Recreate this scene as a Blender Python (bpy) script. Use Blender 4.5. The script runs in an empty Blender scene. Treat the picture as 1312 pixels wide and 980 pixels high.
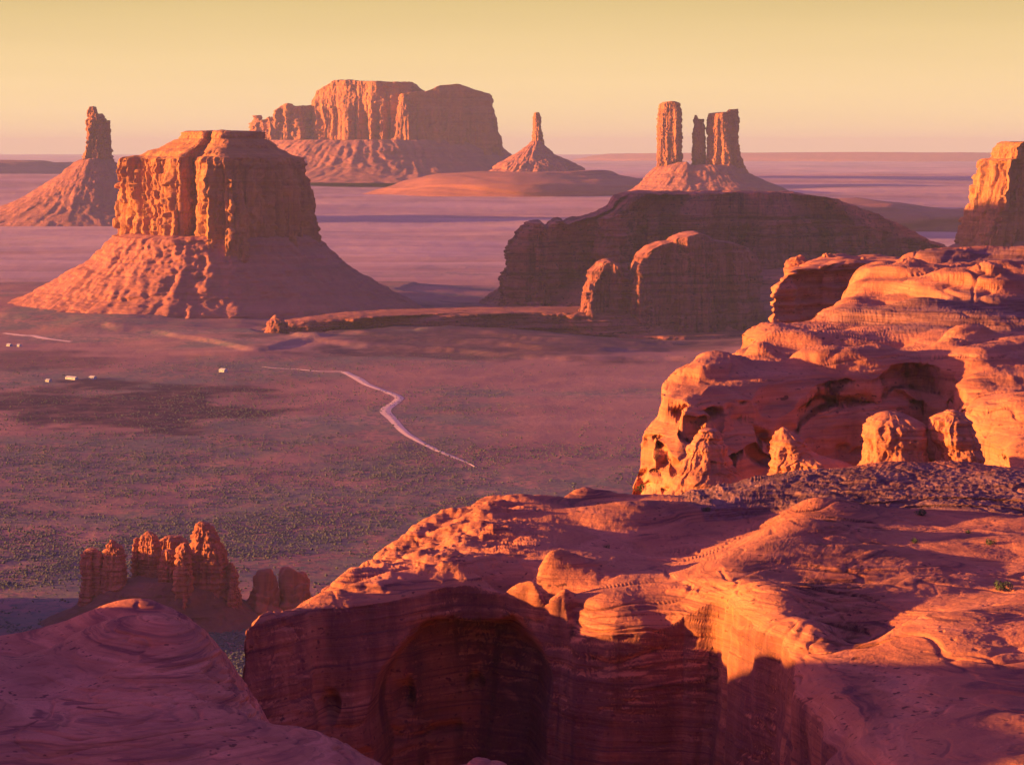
import bpy, math, random
import numpy as np

# ------------------------------------------------------------------ camera, sky, sun, exposure
C = bpy.context.scene
F, CU, HZ, CAMZ = 2959.0, 656.0, 197.0, 300.0       # focal length / principal column / horizon row of the photo (px)

cam_d = bpy.data.cameras.new("camera")
cam = bpy.data.objects.new("camera", cam_d)
C.collection.objects.link(cam)
cam.location = (0, 0, CAMZ)
cam.rotation_euler = (math.radians(90), 0, 0)
cam_d.sensor_width = 36
cam_d.lens = 36 * F / 1312
cam_d.shift_y = -(490 - HZ) / 1312
cam_d.clip_start = 1
cam_d.clip_end = 200000
C.camera = cam

SUN_EL, SUN_AZ = 5.5, 2.0      # elevation; degrees behind the camera, measured from due left
sun_vec = np.array([-math.cos(math.radians(SUN_AZ)) * math.cos(math.radians(SUN_EL)),
                    -math.sin(math.radians(SUN_AZ)) * math.cos(math.radians(SUN_EL)),
                    math.sin(math.radians(SUN_EL))])
w = bpy.data.worlds.new("World")
C.world = w
w.use_nodes = True
nt = w.node_tree
nt.nodes.clear()
N, L = nt.nodes.new, nt.links.new
out = N('ShaderNodeOutputWorld')
bg = N('ShaderNodeBackground')
bg.inputs['Strength'].default_value = 0.075
sky = N('ShaderNodeTexSky')
sky.sky_type = 'NISHITA'
sky.sun_disc = False
sky.sun_elevation = math.radians(SUN_EL)
sky.sun_rotation = math.radians(-90 - SUN_AZ)
sky.air_density = 1.2
sky.dust_density = 3.0
tint = N('ShaderNodeMix'); tint.data_type = 'RGBA'; tint.blend_type = 'MULTIPLY'
tint.inputs[0].default_value = 1.0
tint.inputs[7].default_value = (0.68, 0.36, 1.42, 1)
L(sky.outputs[0], tint.inputs[6])
mx = N('ShaderNodeMix'); mx.data_type = 'RGBA'
tc = N('ShaderNodeTexCoord')
sep = N('ShaderNodeSeparateXYZ')
L(tc.outputs['Generated'], sep.inputs[0])
ramp = N('ShaderNodeValToRGB')      # dusty golden band that lies along the horizon
cr = ramp.color_ramp
cr.elements[0].position = 0.0
cr.elements[0].color = (3.204, 2.326, 1.209, 1)
cr.elements[1].position = 1.0
cr.elements[1].color = (.7, .4, .9, 1)
for ps, cl in ((.03, (2.925, 2.132, 1.029)), (.066, (2.220, 1.667, 0.685)), (.11, (1.257, 0.870, 0.532)), (.18, (0.580, 0.363, 0.435)), (.34, (.8, .45, .9))):
    e = cr.elements.new(ps); e.color = cl + (1,)
L(sep.outputs[2], ramp.inputs[0])
mp = N('ShaderNodeMapRange')
mp.interpolation_type = 'SMOOTHSTEP'
for k, v in zip(('From Min', 'From Max', 'To Min', 'To Max'), (0.09, 0.30, 1.0, 0.0)):
    mp.inputs[k].default_value = v
L(sep.outputs[2], mp.inputs['Value'])
# faint uneven layers in the dust of the sky
mpz = N('ShaderNodeMapping'); mpz.inputs['Scale'].default_value = (2.2, 2.2, 34)
L(tc.outputs['Generated'], mpz.inputs[0])
nz_ = N('ShaderNodeTexNoise'); nz_.inputs['Scale'].default_value = 1.0; nz_.inputs['Detail'].default_value = 4
L(mpz.outputs[0], nz_.inputs['Vector'])
mr_ = N('ShaderNodeMapRange')
for k, v in zip(('From Min', 'From Max', 'To Min', 'To Max'), (0.3, 0.7, 0.955, 1.045)):
    mr_.inputs[k].default_value = v
L(nz_.outputs['Fac'], mr_.inputs['Value'])
sm_ = N('ShaderNodeMix'); sm_.data_type = 'RGBA'; sm_.blend_type = 'MULTIPLY'; sm_.inputs[0].default_value = 1
L(mx.outputs[2], sm_.inputs[6]); L(mr_.outputs[0], sm_.inputs[7])
# the golden band is strongest over the lit country ahead; the sky behind the camera is already dusky
mp2 = N('ShaderNodeMapRange')
mp2.interpolation_type = 'SMOOTHSTEP'
for k, v in zip(('From Min', 'From Max', 'To Min', 'To Max'), (0.1, 0.85, 0.0, 1.0)):
    mp2.inputs[k].default_value = v
L(sep.outputs[1], mp2.inputs['Value'])
mm = N('ShaderNodeMath'); mm.operation = 'MULTIPLY'
L(mp.outputs[0], mm.inputs[0]); L(mp2.outputs[0], mm.inputs[1])
L(mm.outputs[0], mx.inputs[0])
L(tint.outputs[2], mx.inputs[6])
L(ramp.outputs[0], mx.inputs[7])
L(sm_.outputs[2], bg.inputs['Color'])
L(bg.outputs[0], out.inputs['Surface'])

sd = bpy.data.lights.new("sun", 'SUN')
sd.energy = 5.0
sd.angle = math.radians(0.6)
sd.color = (1.0, 0.47, 0.10)
so = bpy.data.objects.new("sun", sd)
C.collection.objects.link(so)
from mathutils import Vector
so.rotation_euler = Vector([float(a) for a in sun_vec]).to_track_quat('Z', 'Y').to_euler()

C.view_settings.view_transform = 'Standard'
C.view_settings.look = 'None'
C.view_settings.exposure = 2.2
C.view_settings.gamma = 1

# ------------------------------------------------------------------ numeric helpers
from concurrent.futures import ThreadPoolExecutor
POOL = ThreadPoolExecutor(8)

def spread_xy(f, x, y):
    """run f(x, y) in blocks on all cores"""
    xs, ys = np.ascontiguousarray(x, float).ravel(), np.ascontiguousarray(y, float).ravel()
    o = np.empty(len(xs))
    def job(a):
        o[a:a + 20000] = f(xs[a:a + 20000], ys[a:a + 20000])
    list(POOL.map(job, range(0, len(xs), 20000)))
    return o.reshape(np.shape(x))

def P(u, v, Y):
    return np.array([(u - CU) / F * Y, Y, CAMZ - (v - HZ) / F * Y])

def Yof(v, z):
    return (CAMZ - z) * F / (v - HZ)

def Pz(u, v, z):
    return P(u, v, Yof(v, z))

_rs = np.random.RandomState(77)
PERM = np.concatenate([_rs.permutation(256)] * 3).astype(np.int32)
GR = np.array([[1,1,0],[-1,1,0],[1,-1,0],[-1,-1,0],[1,0,1],[-1,0,1],[1,0,-1],[-1,0,-1],
               [0,1,1],[0,-1,1],[0,1,-1],[0,-1,-1],[1,1,0],[-1,1,0],[0,-1,1],[0,-1,-1]], np.float32)
GX, GY, GZ = [np.ascontiguousarray(np.tile(GR[:, k], 16)) for k in range(3)]

def _noise(p, seed):
    fl = np.floor(p)
    f = (p - fl).astype(np.float32)
    i = fl.astype(np.int64)
    x, y, z = f[:, 0], f[:, 1], f[:, 2]
    ix = ((i[:, 0] + seed * 37) & 255).astype(np.int32); iy = ((i[:, 1] + seed * 11) & 255).astype(np.int32); iz = (i[:, 2] & 255).astype(np.int32)
    tx = x * x * x * (x * (x * 6 - 15) + 10); ty = y * y * y * (y * (y * 6 - 15) + 10); tz = z * z * z * (z * (z * 6 - 15) + 10)
    pl = []
    for dx in (0, 1):
        a = PERM[ix + dx]
        xx = x - dx
        for dy in (0, 1):
            b = PERM[a + iy + dy] + iz
            yy = y - dy
            h0, h1 = PERM[b], PERM[b + 1]
            n0 = GX[h0] * xx + GY[h0] * yy + GZ[h0] * z
            n1 = GX[h1] * xx + GY[h1] * yy + GZ[h1] * (z - 1)
            pl.append(n0 + tz * (n1 - n0))
    a = pl[0] + ty * (pl[1] - pl[0])
    b = pl[2] + ty * (pl[3] - pl[2])
    return a + tx * (b - a)

def noise(p, seed=0):
    """gradient noise about -0.8..0.8 at points (...,3)"""
    sh = p.shape[:-1]
    q = np.ascontiguousarray(p.reshape(-1, 3), dtype=np.float64)
    o = np.empty(len(q), np.float32)
    def job(a):
        o[a:a + 24000] = _noise(q[a:a + 24000], seed)
    list(POOL.map(job, range(0, len(q), 24000)))
    return o.reshape(sh)

def fbm(p, octs=4, seed=0, gain=0.5):
    r, a = 0, 1.0
    for k in range(octs):
        r = r + a * noise(p * (2.03 ** k) + k * 17.3, seed + k * 7)
        a *= gain
    return r

def billow(p, octs=3, seed=0, gain=0.5):
    r, a = 0, 1.0
    for k in range(octs):
        r = r + a * (np.abs(noise(p * (2.07 ** k) + k * 11.9, seed + k * 5)) * 2.4 - 0.6)
        a *= gain
    return r

def sst(a, b, x):
    t = np.clip((x - a) / (b - a), 0, 1)
    return t * t * (3 - 2 * t)

def xyz(x, y, z):
    return np.stack(np.broadcast_arrays(x, y, z), -1)

def normals(G, closed=False):
    if closed:
        dv = np.roll(G, -1, 1) - np.roll(G, 1, 1)
    else:
        dv = np.gradient(G, axis=1)
    du = np.gradient(G, axis=0)
    n = np.cross(dv, du)
    n /= np.linalg.norm(n, axis=-1, keepdims=True) + 1e-9
    return n

def poly_sdf(x, y, pts):
    return spread_xy(lambda a, b: _poly_sdf(a, b, pts), x, y)

def _poly_sdf(x, y, pts):
    """signed distance to a closed polygon, positive inside"""
    pts = np.asarray(pts, float)[:, :2]
    d = np.full(x.shape, 1e18)
    ins = np.zeros(x.shape, bool)
    for (x0, y0), (x1, y1) in zip(pts, np.roll(pts, -1, 0)):
        ex, ey = x1 - x0, y1 - y0
        t = np.clip(((x - x0) * ex + (y - y0) * ey) / (ex * ex + ey * ey + 1e-12), 0, 1)
        d = np.minimum(d, (x - x0 - t * ex) ** 2 + (y - y0 - t * ey) ** 2)
        c = (y0 > y) != (y1 > y)
        ins ^= c & (x < (x1 - x0) * (y - y0) / ((y1 - y0) if y1 != y0 else 1e-12) + x0)
    d = np.sqrt(d)
    return np.where(ins, d, -d)

def tps(pts, reg=0.0):
    """thin-plate surface z(x,y) through 3-D points"""
    pts = np.asarray(pts, float)
    c = pts[:, :2].mean(0)
    s = pts[:, :2].std()
    q = (pts[:, :2] - c) / s
    n = len(q)
    def k(r2):
        return np.where(r2 > 0, 0.5 * r2 * np.log(r2 + 1e-20), 0)
    K = k(((q[:, None] - q[None]) ** 2).sum(-1)) + reg * np.eye(n)
    A = np.zeros((n + 3, n + 3))
    A[:n, :n] = K
    A[:n, n] = 1; A[:n, n + 1:] = q
    A[n, :n] = 1; A[n + 1:, :n] = q.T
    wv = np.linalg.solve(A, np.concatenate([pts[:, 2], [0, 0, 0]]))
    def g(x, y):
        return spread_xy(f, x, y)
    def f(x, y):
        X, Yy = (x - c[0]) / s, (y - c[1]) / s
        r = wv[n] + wv[n + 1] * X + wv[n + 2] * Yy
        for i in range(n):
            r = r + wv[i] * k((X - q[i, 0]) ** 2 + (Yy - q[i, 1]) ** 2)
        return r
    return g

# ------------------------------------------------------------------ object helpers
def empty(name, loc, label, cat, group=None):
    o = bpy.data.objects.new(name, None)
    C.collection.objects.link(o)
    o.location = [float(a) for a in loc]
    o['label'] = label
    o['category'] = cat
    if group:
        o['group'] = group
    return o

def link_mesh(name, me, mat, parent=None, kind=None, loc=(0, 0, 0)):
    o = bpy.data.objects.new(name, me)
    C.collection.objects.link(o)
    if mat is not None:
        me.materials.append(mat)
    if parent is not None:
        o.parent = parent
    else:
        o.location = [float(a) for a in loc]
    if kind:
        o['kind'] = kind
    return o

def raw_mesh(name, V, faces, smooth=True):
    """V (n,3); faces (m,k) array, k fixed"""
    me = bpy.data.meshes.new(name)
    faces = np.ascontiguousarray(faces, np.int32)
    m, k = faces.shape
    me.vertices.add(len(V))
    me.vertices.foreach_set('co', np.ascontiguousarray(V, np.float32).ravel())
    me.loops.add(m * k)
    me.loops.foreach_set('vertex_index', faces.ravel())
    me.polygons.add(m)
    me.polygons.foreach_set('loop_start', np.arange(0, m * k, k, dtype=np.int32))
    me.polygons.foreach_set('loop_total', np.full(m, k, np.int32))
    me.polygons.foreach_set('use_smooth', np.full(m, smooth, bool))
    me.update(calc_edges=True)
    return me

def grid_faces(nr, nc, closed):
    i = np.arange(nr - 1)[:, None]
    j = np.arange(nc if closed else nc - 1)[None]
    j2 = (j + 1) % nc
    return np.stack([i * nc + j, i * nc + j2, (i + 1) * nc + j2, (i + 1) * nc + j], -1).reshape(-1, 4)

def grid_obj(name, G, mat, parent=None, closed=False, kind=None, loc=None, attr=None):
    base = np.array(parent.location if parent is not None else (loc if loc is not None else (0, 0, 0)), float)
    me = raw_mesh(name, (G - base).reshape(-1, 3), grid_faces(G.shape[0], G.shape[1], closed))
    if attr:
        for k, a in attr.items():
            at = me.attributes.new(k, 'FLOAT', 'POINT')
            at.data.foreach_set('value', np.ascontiguousarray(a, np.float32).ravel())
    return link_mesh(name, me, mat, parent, kind, base)

def smooth_poly(pts, n, rounds=2):
    p = np.asarray(pts, float)
    for _ in range(rounds):                       # corner cutting, then even resampling
        q = np.roll(p, -1, 0)
        p = np.stack([p * .75 + q * .25, p * .25 + q * .75], 1).reshape(-1, 2)
    p = np.concatenate([p, p[:1]])
    s = np.concatenate([[0], np.cumsum(np.linalg.norm(np.diff(p, axis=0), axis=1))])
    t = np.linspace(0, s[-1], n, endpoint=False)
    return np.stack([np.interp(t, s, p[:, k]) for k in (0, 1)], 1)

ELL = [(0.5 + 0.5 * math.cos(a), math.sin(a)) for a in np.linspace(0, 2 * math.pi, 24, endpoint=False)]

def ring_body(rings, Y, depth, poly=ELL, n=500, m=200, flute=0, fl=30., rough=0, rl=12., ledge=0, ll=8., gully=0, gl=30.,
              top=None, seed=0, mask=None, rounds=2, dscale=None, crown=0.0, rise=None, stair=0.9):
    """rings: (v, uL, uR) rows of the photo's outline at distance Y, bottom to top; poly: plan outline, x 0..1, y -1..1
    (-1 towards the camera) times depth metres. Returns a closed grid of points."""
    rg = np.array([[CAMZ - (v - HZ) / F * Y, (a - CU) / F * Y, (b - CU) / F * Y] for v, a, b in rings])
    seg = np.hypot(np.diff(rg[:, 0]), np.maximum(np.abs(np.diff(rg[:, 1])), np.abs(np.diff(rg[:, 2]))))
    s = np.concatenate([[0], np.cumsum(seg)])
    capn = max(6, m // (4 if rise is not None else 8))
    t = np.linspace(0, s[-1], m - capn)
    z = np.interp(t, s, rg[:, 0]); xl = np.interp(t, s, rg[:, 1]); xr = np.interp(t, s, rg[:, 2])
    wid = xr - xl
    ds = (wid / wid.max()) ** 0.8 if dscale is None else np.interp(t / s[-1], *zip(*dscale))
    pl = smooth_poly(poly, n, rounds)
    pl[:, 0] = (pl[:, 0] - pl[:, 0].min()) / (pl[:, 0].max() - pl[:, 0].min())
    pl[:, 1] -= 0.0
    X = xl[:, None] + pl[None, :, 0] * wid[:, None]
    YY = Y + pl[None, :, 1] * depth * ds[:, None]
    Z = np.repeat(z[:, None], n, 1)
    # closing cap, shrinking to the middle
    cx, cy = (xl[-1] + xr[-1]) / 2, Y + depth * ds[-1] * pl[:, 1].mean()
    k = (np.arange(1, capn + 1) / capn)[:, None]
    X = np.concatenate([X, X[-1:] * (1 - k) + cx * k])
    YY = np.concatenate([YY, YY[-1:] * (1 - k) + cy * k])
    Z = np.concatenate([Z, np.repeat(z[-1] + crown * (1 - (1 - k) ** 2), n, 1)])
    z0, z1 = z[0], z[-1]
    if top is not None:
        tu, tv = zip(*top)
        zt = np.interp(X / Y * F + CU, tu, [CAMZ - (v - HZ) / F * Y for v in tv])
        zt = zt + rough * .7 * fbm(xyz(X / (rl * 1.6), YY / (rl * 1.6), X * 0 + seed), 3, seed + 75)
        Z = z0 + (Z - z0) * (zt - z0) / (z1 - z0)
    G = xyz(X, YY, Z)
    nrm = normals(G, True)
    ctr = np.array([cx, cy, 0])
    if (nrm[: m // 2] * (G[: m // 2] - ctr))[..., :2].sum() < 0:
        nrm = -nrm
    nh = nrm.copy(); nh[..., 2] *= 0.15
    tt = np.concatenate([t / s[-1], np.full(capn, 1.0)])
    if mask is not None:
        mk = np.interp(tt, *zip(*mask))[:, None]
    else:
        mk = np.ones((m, 1))
    cap = np.concatenate([np.ones(m - capn), 1 - np.arange(1, capn + 1) / capn])[:, None]
    if rise is not None:                          # cap that climbs in steps from the rim to the summit
        kk = np.concatenate([np.zeros(m - capn), np.arange(1, capn + 1) / capn])[:, None]
        ru, rv = zip(*rise)
        G[..., 2] += np.interp(X / Y * F + CU, ru, rv) / F * Y * (lambda q: (np.floor(q) + sst(.62, 1, q - np.floor(q))) / 6)(np.clip(kk / .2 * 6 + .35 * fbm(G / 60., 2, seed + 71) * (kk > 0), 0, 6))
    d = np.zeros(X.shape)
    if flute:
        q = G / np.array([fl, fl, fl * 26.0])
        d = d + flute * .8 * mk * billow(q, 3, seed, 0.5)
        f2 = flute * 1.1 * fbm(G / np.array([fl * 3.3, fl * 3.3, fl * 24]), 2, seed + 40)
        # joint-bounded slabs: flat faces with sharp vertical corners, broken off at odd heights
        n2 = (noise(G / np.array([fl * 1.5, fl * 1.5, fl * 16]), seed + 60) + .4 * noise(G / np.array([fl * .55, fl * .55, fl * 6]), seed + 61) + .16 * noise(G / np.array([fl * .5, fl * .5, fl * .35]), seed + 62)) * 3.6
        st = np.floor(n2) + sst(.44, .56, n2 - np.floor(n2))
        f2 = f2 + stair * flute * .62 * st
        d = d + mk * f2
        d = d - d[: m - capn].mean()
    if ledge:
        zz = G[..., 2] + ll * 0.8 * fbm(G / (ll * 14), 2, seed + 9)
        b = noise(xyz(zz * 0 + 3.3, zz / ll, X / (ll * 30)), seed + 11) + 0.5 * noise(xyz(zz * 0 + 1.3, zz / ll * 2.7, X / (ll * 20)), seed + 12)
        d = d + ledge * (1 + .8 * (1 - mk)) * np.clip(b * 2.5, -1, 1)
    if gully:
        ang = np.arctan2(YY - cy, (X - cx)) 
        rad = np.hypot(X - cx, YY - cy) + 1
        wq = .5 * fbm(G / (rl * 3.5), 3, seed + 22)
        d = d + gully * .95 * billow(xyz(np.cos(ang) * gl / 7 + wq, np.sin(ang) * gl / 7 + wq, rad / (wid.max()) * 4), 3, seed + 21) * np.clip(rad / (wid.max() * .3), .3, 1)
        d = d + gully * .17 * billow(G / (rl * .7), 3, seed + 23)
    if rough:
        d = d + rough * fbm(G / rl, 5, seed + 31, 0.55)
    G = G + nh * (d * cap)[..., None]
    G[..., 2] += (1 - cap) * (rough * 0.9 * fbm(G / (rl * 2), 3, seed + 55))
    return G

def rock_resample(us, Yr, zf, nrows, n0=1600, kdepth=0.12):
    """columns of constant photo azimuth over a height function; rows re-spread evenly over what is seen of the profile"""
    Y0 = np.exp(np.linspace(math.log(Yr[0]), math.log(Yr[1]), n0))
    U, YY = np.meshgrid(us, Y0)
    X = (U - CU) / F * YY
    Z = zf(X, YY)
    v = (CAMZ - Z) / YY * F
    dv = -np.diff(v, axis=0)
    ds = np.where(dv > 0, dv, -.12 * dv) + kdepth * F * np.diff(np.log(YY), axis=0)
    for hw in (45, 30, 30):                        # box blurs across the columns keep the rows from shearing
        pad = np.cumsum(np.pad(ds, ((0, 0), (hw + 1, hw)), 'edge'), 1)
        ds = (pad[:, 2 * hw + 1:] - pad[:, :-2 * hw - 1]) / (2 * hw + 1)
    s = np.concatenate([np.zeros((1, len(us))), np.cumsum(ds, 0)])
    G = np.empty((nrows, len(us), 3))
    for j in range(len(us)):
        t = np.linspace(0, s[-1, j], nrows)
        G[:, j, 1] = np.interp(t, s[:, j], Y0)
        G[:, j, 2] = np.interp(t, s[:, j], Z[:, j])
    G[..., 0] = (us[None] - CU) / F * G[..., 1]
    return G

def slickrock_relief(G, seed, k=1.0, amp=1.0, bed=1.0, dip=1.0):
    """domes, cross-beds and small ledges of weathered sandstone, along the surface normal; k = size of the features (m)"""
    n = normals(G)
    n[n[..., 2] < -0.2] *= -1
    for _ in range(2):                             # steady the direction of displacement
        q = np.pad(n, ((3, 3), (3, 3), (0, 0)), 'edge')
        q = sum(q[a_:a_ + n.shape[0]] for a_ in range(7))
        n = sum(q[:, a_:a_ + n.shape[1]] for a_ in range(7))
        n = n / (np.linalg.norm(n, axis=-1, keepdims=True) + 1e-9)
    up = np.clip(n[..., 2], 0, 1)
    d = 0.9 * k * amp * fbm(G / (24 * k), 2, seed)
    d = d + 0.30 * k * amp * billow(G / np.array([15 * k, 15 * k, 7 * k]), 2, seed + 1, .35)
    # two families of bedding planes, each with its own dip
    wz = G[..., 2] + 1.6 * k * fbm(G / (22 * k), 2, seed + 2)
    b1 = wz + dip * (0.066 * G[..., 0] + 0.10 * G[..., 1])
    b2 = wz - 0.26 * G[..., 0] * 0.5 + 0.16 * G[..., 1]
    sel = sst(-0.15, 0.15, noise(G / np.array([14 * k, 14 * k, 5 * k]), seed + 3))
    def bedding(b, th, sd):
        c = b / th
        i = np.floor(c); f = c - i
        hh = noise(xyz(i * 0.731, i * 0 + 5.2, i * 0 + 1.1), sd) * 1.6
        return (1 - np.abs(2 * f - 1) ** 5) * 0.6 + hh * (1 - np.abs(2 * f - 1) ** 3)
    bb = bedding(b1, 0.85 * k, seed + 4) * sel + bedding(b2, 0.6 * k, seed + 5) * (1 - sel)
    bb = bb + 0.22 * bedding(b1 * 0.7 + b2 * 0.3, 0.23 * k, seed + 6)
    vis = 0.35 + 0.65 * sst(-0.1, 0.35, noise(G / (17 * k), seed + 7))
    d = d + 0.16 * k * bed * bb * vis
    d = d + 0.05 * k * amp * fbm(G / (1.3 * k), 4, seed + 8, 0.6)
    # partings and joints: thin grooves
    for sc_, sd_, dp_ in ((np.array([18., 11., 3.2]) * k, 21, .30), (np.array([9., 14., 9.]) * k, 22, .20), (np.array([30., 6., 2.2]) * k, 23, .25)):
        g1 = noise(G / sc_ + .35 * noise(G / (7 * k), seed + 24)[..., None], seed + sd_)
        gm = sst(-.05, .25, noise(G / (20 * k), seed + sd_ + 5))
        d = d - dp_ * k * np.exp(-(g1 / .05) ** 2) * gm
    # pits
    pit = sst(0.42, 0.62, noise(G / np.array([1.1 * k, 1.1 * k, .8 * k]), seed + 9)) * sst(0.1, 0.4, noise(G / np.array([12 * k, 12 * k, 3 * k]), seed + 10))
    d = d - 0.10 * k * pit
    return n, d

# ------------------------------------------------------------------ materials
def rock_mat(name, main, alt, dark, size, band=1.0, varnish=0.5, streak=1.0, bump=0.6, bandcol=0.5, fine=1.0, bed=0.8, crack=0.0, varnish_shade=0.0, beds=None, tilt=1.0, lines=0.0):
    m = bpy.data.materials.new(name)
    m.use_nodes = True
    nt = m.node_tree
    N, L = nt.nodes.new, nt.links.new
    b = nt.nodes['Principled BSDF']
    b.inputs['Roughness'].default_value = 0.95
    b.inputs['Specular IOR Level'].default_value = 0.12
    tc = N('ShaderNodeTexCoord')
    def mapped(sc, rot=(0, 0, 0)):
        mp = N('ShaderNodeMapping')
        mp.inputs['Scale'].default_value = sc
        mp.inputs['Rotation'].default_value = rot
        L(tc.outputs['Object'], mp.inputs[0])
        return mp.outputs[0]
    def nz(vec, detail=5, rough=0.6, dist=0.0):
        t = N('ShaderNodeTexNoise')
        t.inputs['Scale'].default_value = 1.0
        t.inputs['Detail'].default_value = detail
        t.inputs['Roughness'].default_value = rough
        t.inputs['Distortion'].default_value = dist
        L(vec, t.inputs['Vector'])
        return t.outputs['Fac']
    def rng(x, a, c, lo=0.0, hi=1.0):
        r = N('ShaderNodeMapRange')
        for k, v in zip(('From Min', 'From Max', 'To Min', 'To Max'), (a, c, lo, hi)):
            r.inputs[k].default_value = v
        L(x, r.inputs['Value'])
        return r.outputs[0]
    def mix(f, a, c):
        x = N('ShaderNodeMix'); x.data_type = 'RGBA'
        L(f, x.inputs[0])
        for s, val in ((6, a), (7, c)):
            if isinstance(val, tuple):
                x.inputs[s].default_value = val + (1,)
            else:
                L(val, x.inputs[s])
        return x.outputs[2]
    def mul(a, c):
        x = N('ShaderNodeMath'); x.operation = 'MULTIPLY'
        L(a, x.inputs[0])
        if isinstance(c, (int, float)):
            x.inputs[1].default_value = c
        else:
            L(c, x.inputs[1])
        return x.outputs[0]
    s = 1.0 / size
    n1 = nz(mapped((s * .25,) * 3), 6, .6)
    col = mix(rng(n1, .38, .62), main, alt)
    bands = nz(mapped((s * .03 * band, s * .03 * band, s * 1.1 * band), (0.06 * tilt, 0.05 * tilt, 0)), 4, .7, .15 * tilt)
    pale = tuple(min(1, c * 1.3 + .015) for c in main)
    col = mix(mul(rng(bands, .54, .68), bandcol), col, pale)
    col = mix(mul(rng(bands, .47, .36), bandcol), col, dark)
    if lines:
        ln = nz(mapped((s * .07 * band, s * .07 * band, s * 3.6 * band), (0.16 * tilt, 0.12 * tilt, .3)), 4, .65, .12 * tilt)
        col = mix(mul(rng(ln, .55, .66), lines), col, pale)
        col = mix(mul(rng(ln, .45, .34), lines * 1.3), col, dark)
        col = mix(mul(mul(rng(nz(mapped((s * 2.2, s * 2.2, s * 3.2)), 1.5, .5), .62, .69), rng(ln, .47, .56)), .8), col, tuple(c_ * .5 for c_ in dark))  # dark dots painted along the beds for the shade of small holes
    geo = N('ShaderNodeNewGeometry')
    sp = N('ShaderNodeSeparateXYZ')
    L(geo.outputs['True Normal'], sp.inputs[0])
    ab = N('ShaderNodeMath'); ab.operation = 'ABSOLUTE'
    L(sp.outputs[2], ab.inputs[0])
    steep = rng(ab.outputs[0], .55, .25)
    vs = nz(mapped((s * .8 * streak, s * .8 * streak, s * .045 * streak)), 4, .65)
    col = mix(mul(mul(rng(vs, .5, .66), steep), varnish), col, dark)
    if varnish_shade:
        col = mix(mul(mul(rng(nz(mapped((s * .22, s * .22, s * .06)), 4, .6), .36, .56), steep), varnish_shade), col, tuple(c * .9 for c in dark))  # broad dark varnish that also paints shade onto the steep walls
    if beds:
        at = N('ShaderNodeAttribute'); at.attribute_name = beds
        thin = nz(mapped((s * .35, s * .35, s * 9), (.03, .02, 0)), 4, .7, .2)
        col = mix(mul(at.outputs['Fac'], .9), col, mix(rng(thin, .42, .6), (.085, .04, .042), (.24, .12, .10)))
    grit = nz(mapped((s * 6 * fine,) * 3), 6, .7)
    lo = tuple(c * .72 for c in main)
    col = mix(mul(rng(grit, .52, .75), 0.75), col, lo)
    L(col, b.inputs['Base Color'])
    bp = N('ShaderNodeBump'); bp.inputs['Strength'].default_value = bump
    bp.inputs['Distance'].default_value = size * .12
    L(grit, bp.inputs['Height'])
    bp2 = N('ShaderNodeBump'); bp2.inputs['Strength'].default_value = bump * bed
    bp2.inputs['Distance'].default_value = size * .22
    fb = nz(mapped((s * .08 * band, s * .08 * band, s * 3.2 * band), (0.16 * tilt, 0.12 * tilt, 0)), 3, .6, .1 * tilt)
    L(fb, bp2.inputs['Height'])
    L(bp.outputs[0], bp2.inputs['Normal'])
    last = bp2.outputs[0]
    if crack:
        bp3 = N('ShaderNodeBump'); bp3.inputs['Strength'].default_value = crack
        bp3.inputs['Distance'].default_value = size * .5
        L(mul(nz(mapped((s * 1.6, s * 1.6, s * .07)), 4, .65), steep), bp3.inputs['Height'])
        L(last, bp3.inputs['Normal'])
        last = bp3.outputs[0]
    L(last, b.inputs['Normal'])
    return m

M_mound = rock_mat('mound_soil', (.22, .085, .06), (.16, .06, .045), (.09, .035, .03), 6, .6, 0, 1, .9, .5)
RED = (.44, .155, .07)
M_cliff = rock_mat('butte_cliff_rock', (.42, .165, .062), (.31, .115, .05), (.14, .05, .035), 14, 1.0, .7, 1.0, .7, .3, 1.0, .3, .8)
M_talus = rock_mat('talus_rock', (.35, .125, .085), (.28, .10, .075), (.2, .07, .055), 10, .6, 0, 1, .9, .4)
M_cliff_far = rock_mat('far_cliff_rock', (.37, .145, .06), (.28, .10, .045), (.16, .06, .04), 30, 1.0, .6, 1.0, .7, .3, 1.0, .3, .8)
M_talus_far = rock_mat('far_talus_rock', (.32, .12, .085), (.26, .095, .072), (.22, .08, .06), 25, .6, 0, 1, .9, .4)
M_mesa = rock_mat('shaded_mesa_rock', (.33, .115, .08), (.19, .062, .05), (.05, .018, .024), 22, 1.6, 1.0, 1.2, .8, .6, 1.0, .4, .9, lines=.22)  # same rock as the cliffs, with the mesa's shade put into darker colours
M_slick = rock_mat('slickrock', RED, (.38, .125, .065), (.12, .042, .04), 2.0, .9, .75, .5, .6, .6, bed=1.2, varnish_shade=.75, beds='dark_beds', tilt=2.6, lines=.65)
M_slick_mid = rock_mat('ridge_slickrock', (.45, .165, .08), (.37, .125, .065), (.17, .058, .045), 6.0, .9, .6, .6, .5, .55, tilt=2.2, lines=.4, beds='dark_beds')
M_dome = rock_mat('dome_slickrock', (.55, .19, .095), (.43, .14, .075), (.17, .05, .045), 1.6, .9, .4, .5, .8, .85, bed=1.4, tilt=2.0, lines=.6)
M_pin = rock_mat('pinnacle_rock', (.38, .13, .07), (.28, .09, .055), (.13, .045, .04), 5, .8, .5, 1, .7, .4)

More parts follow.
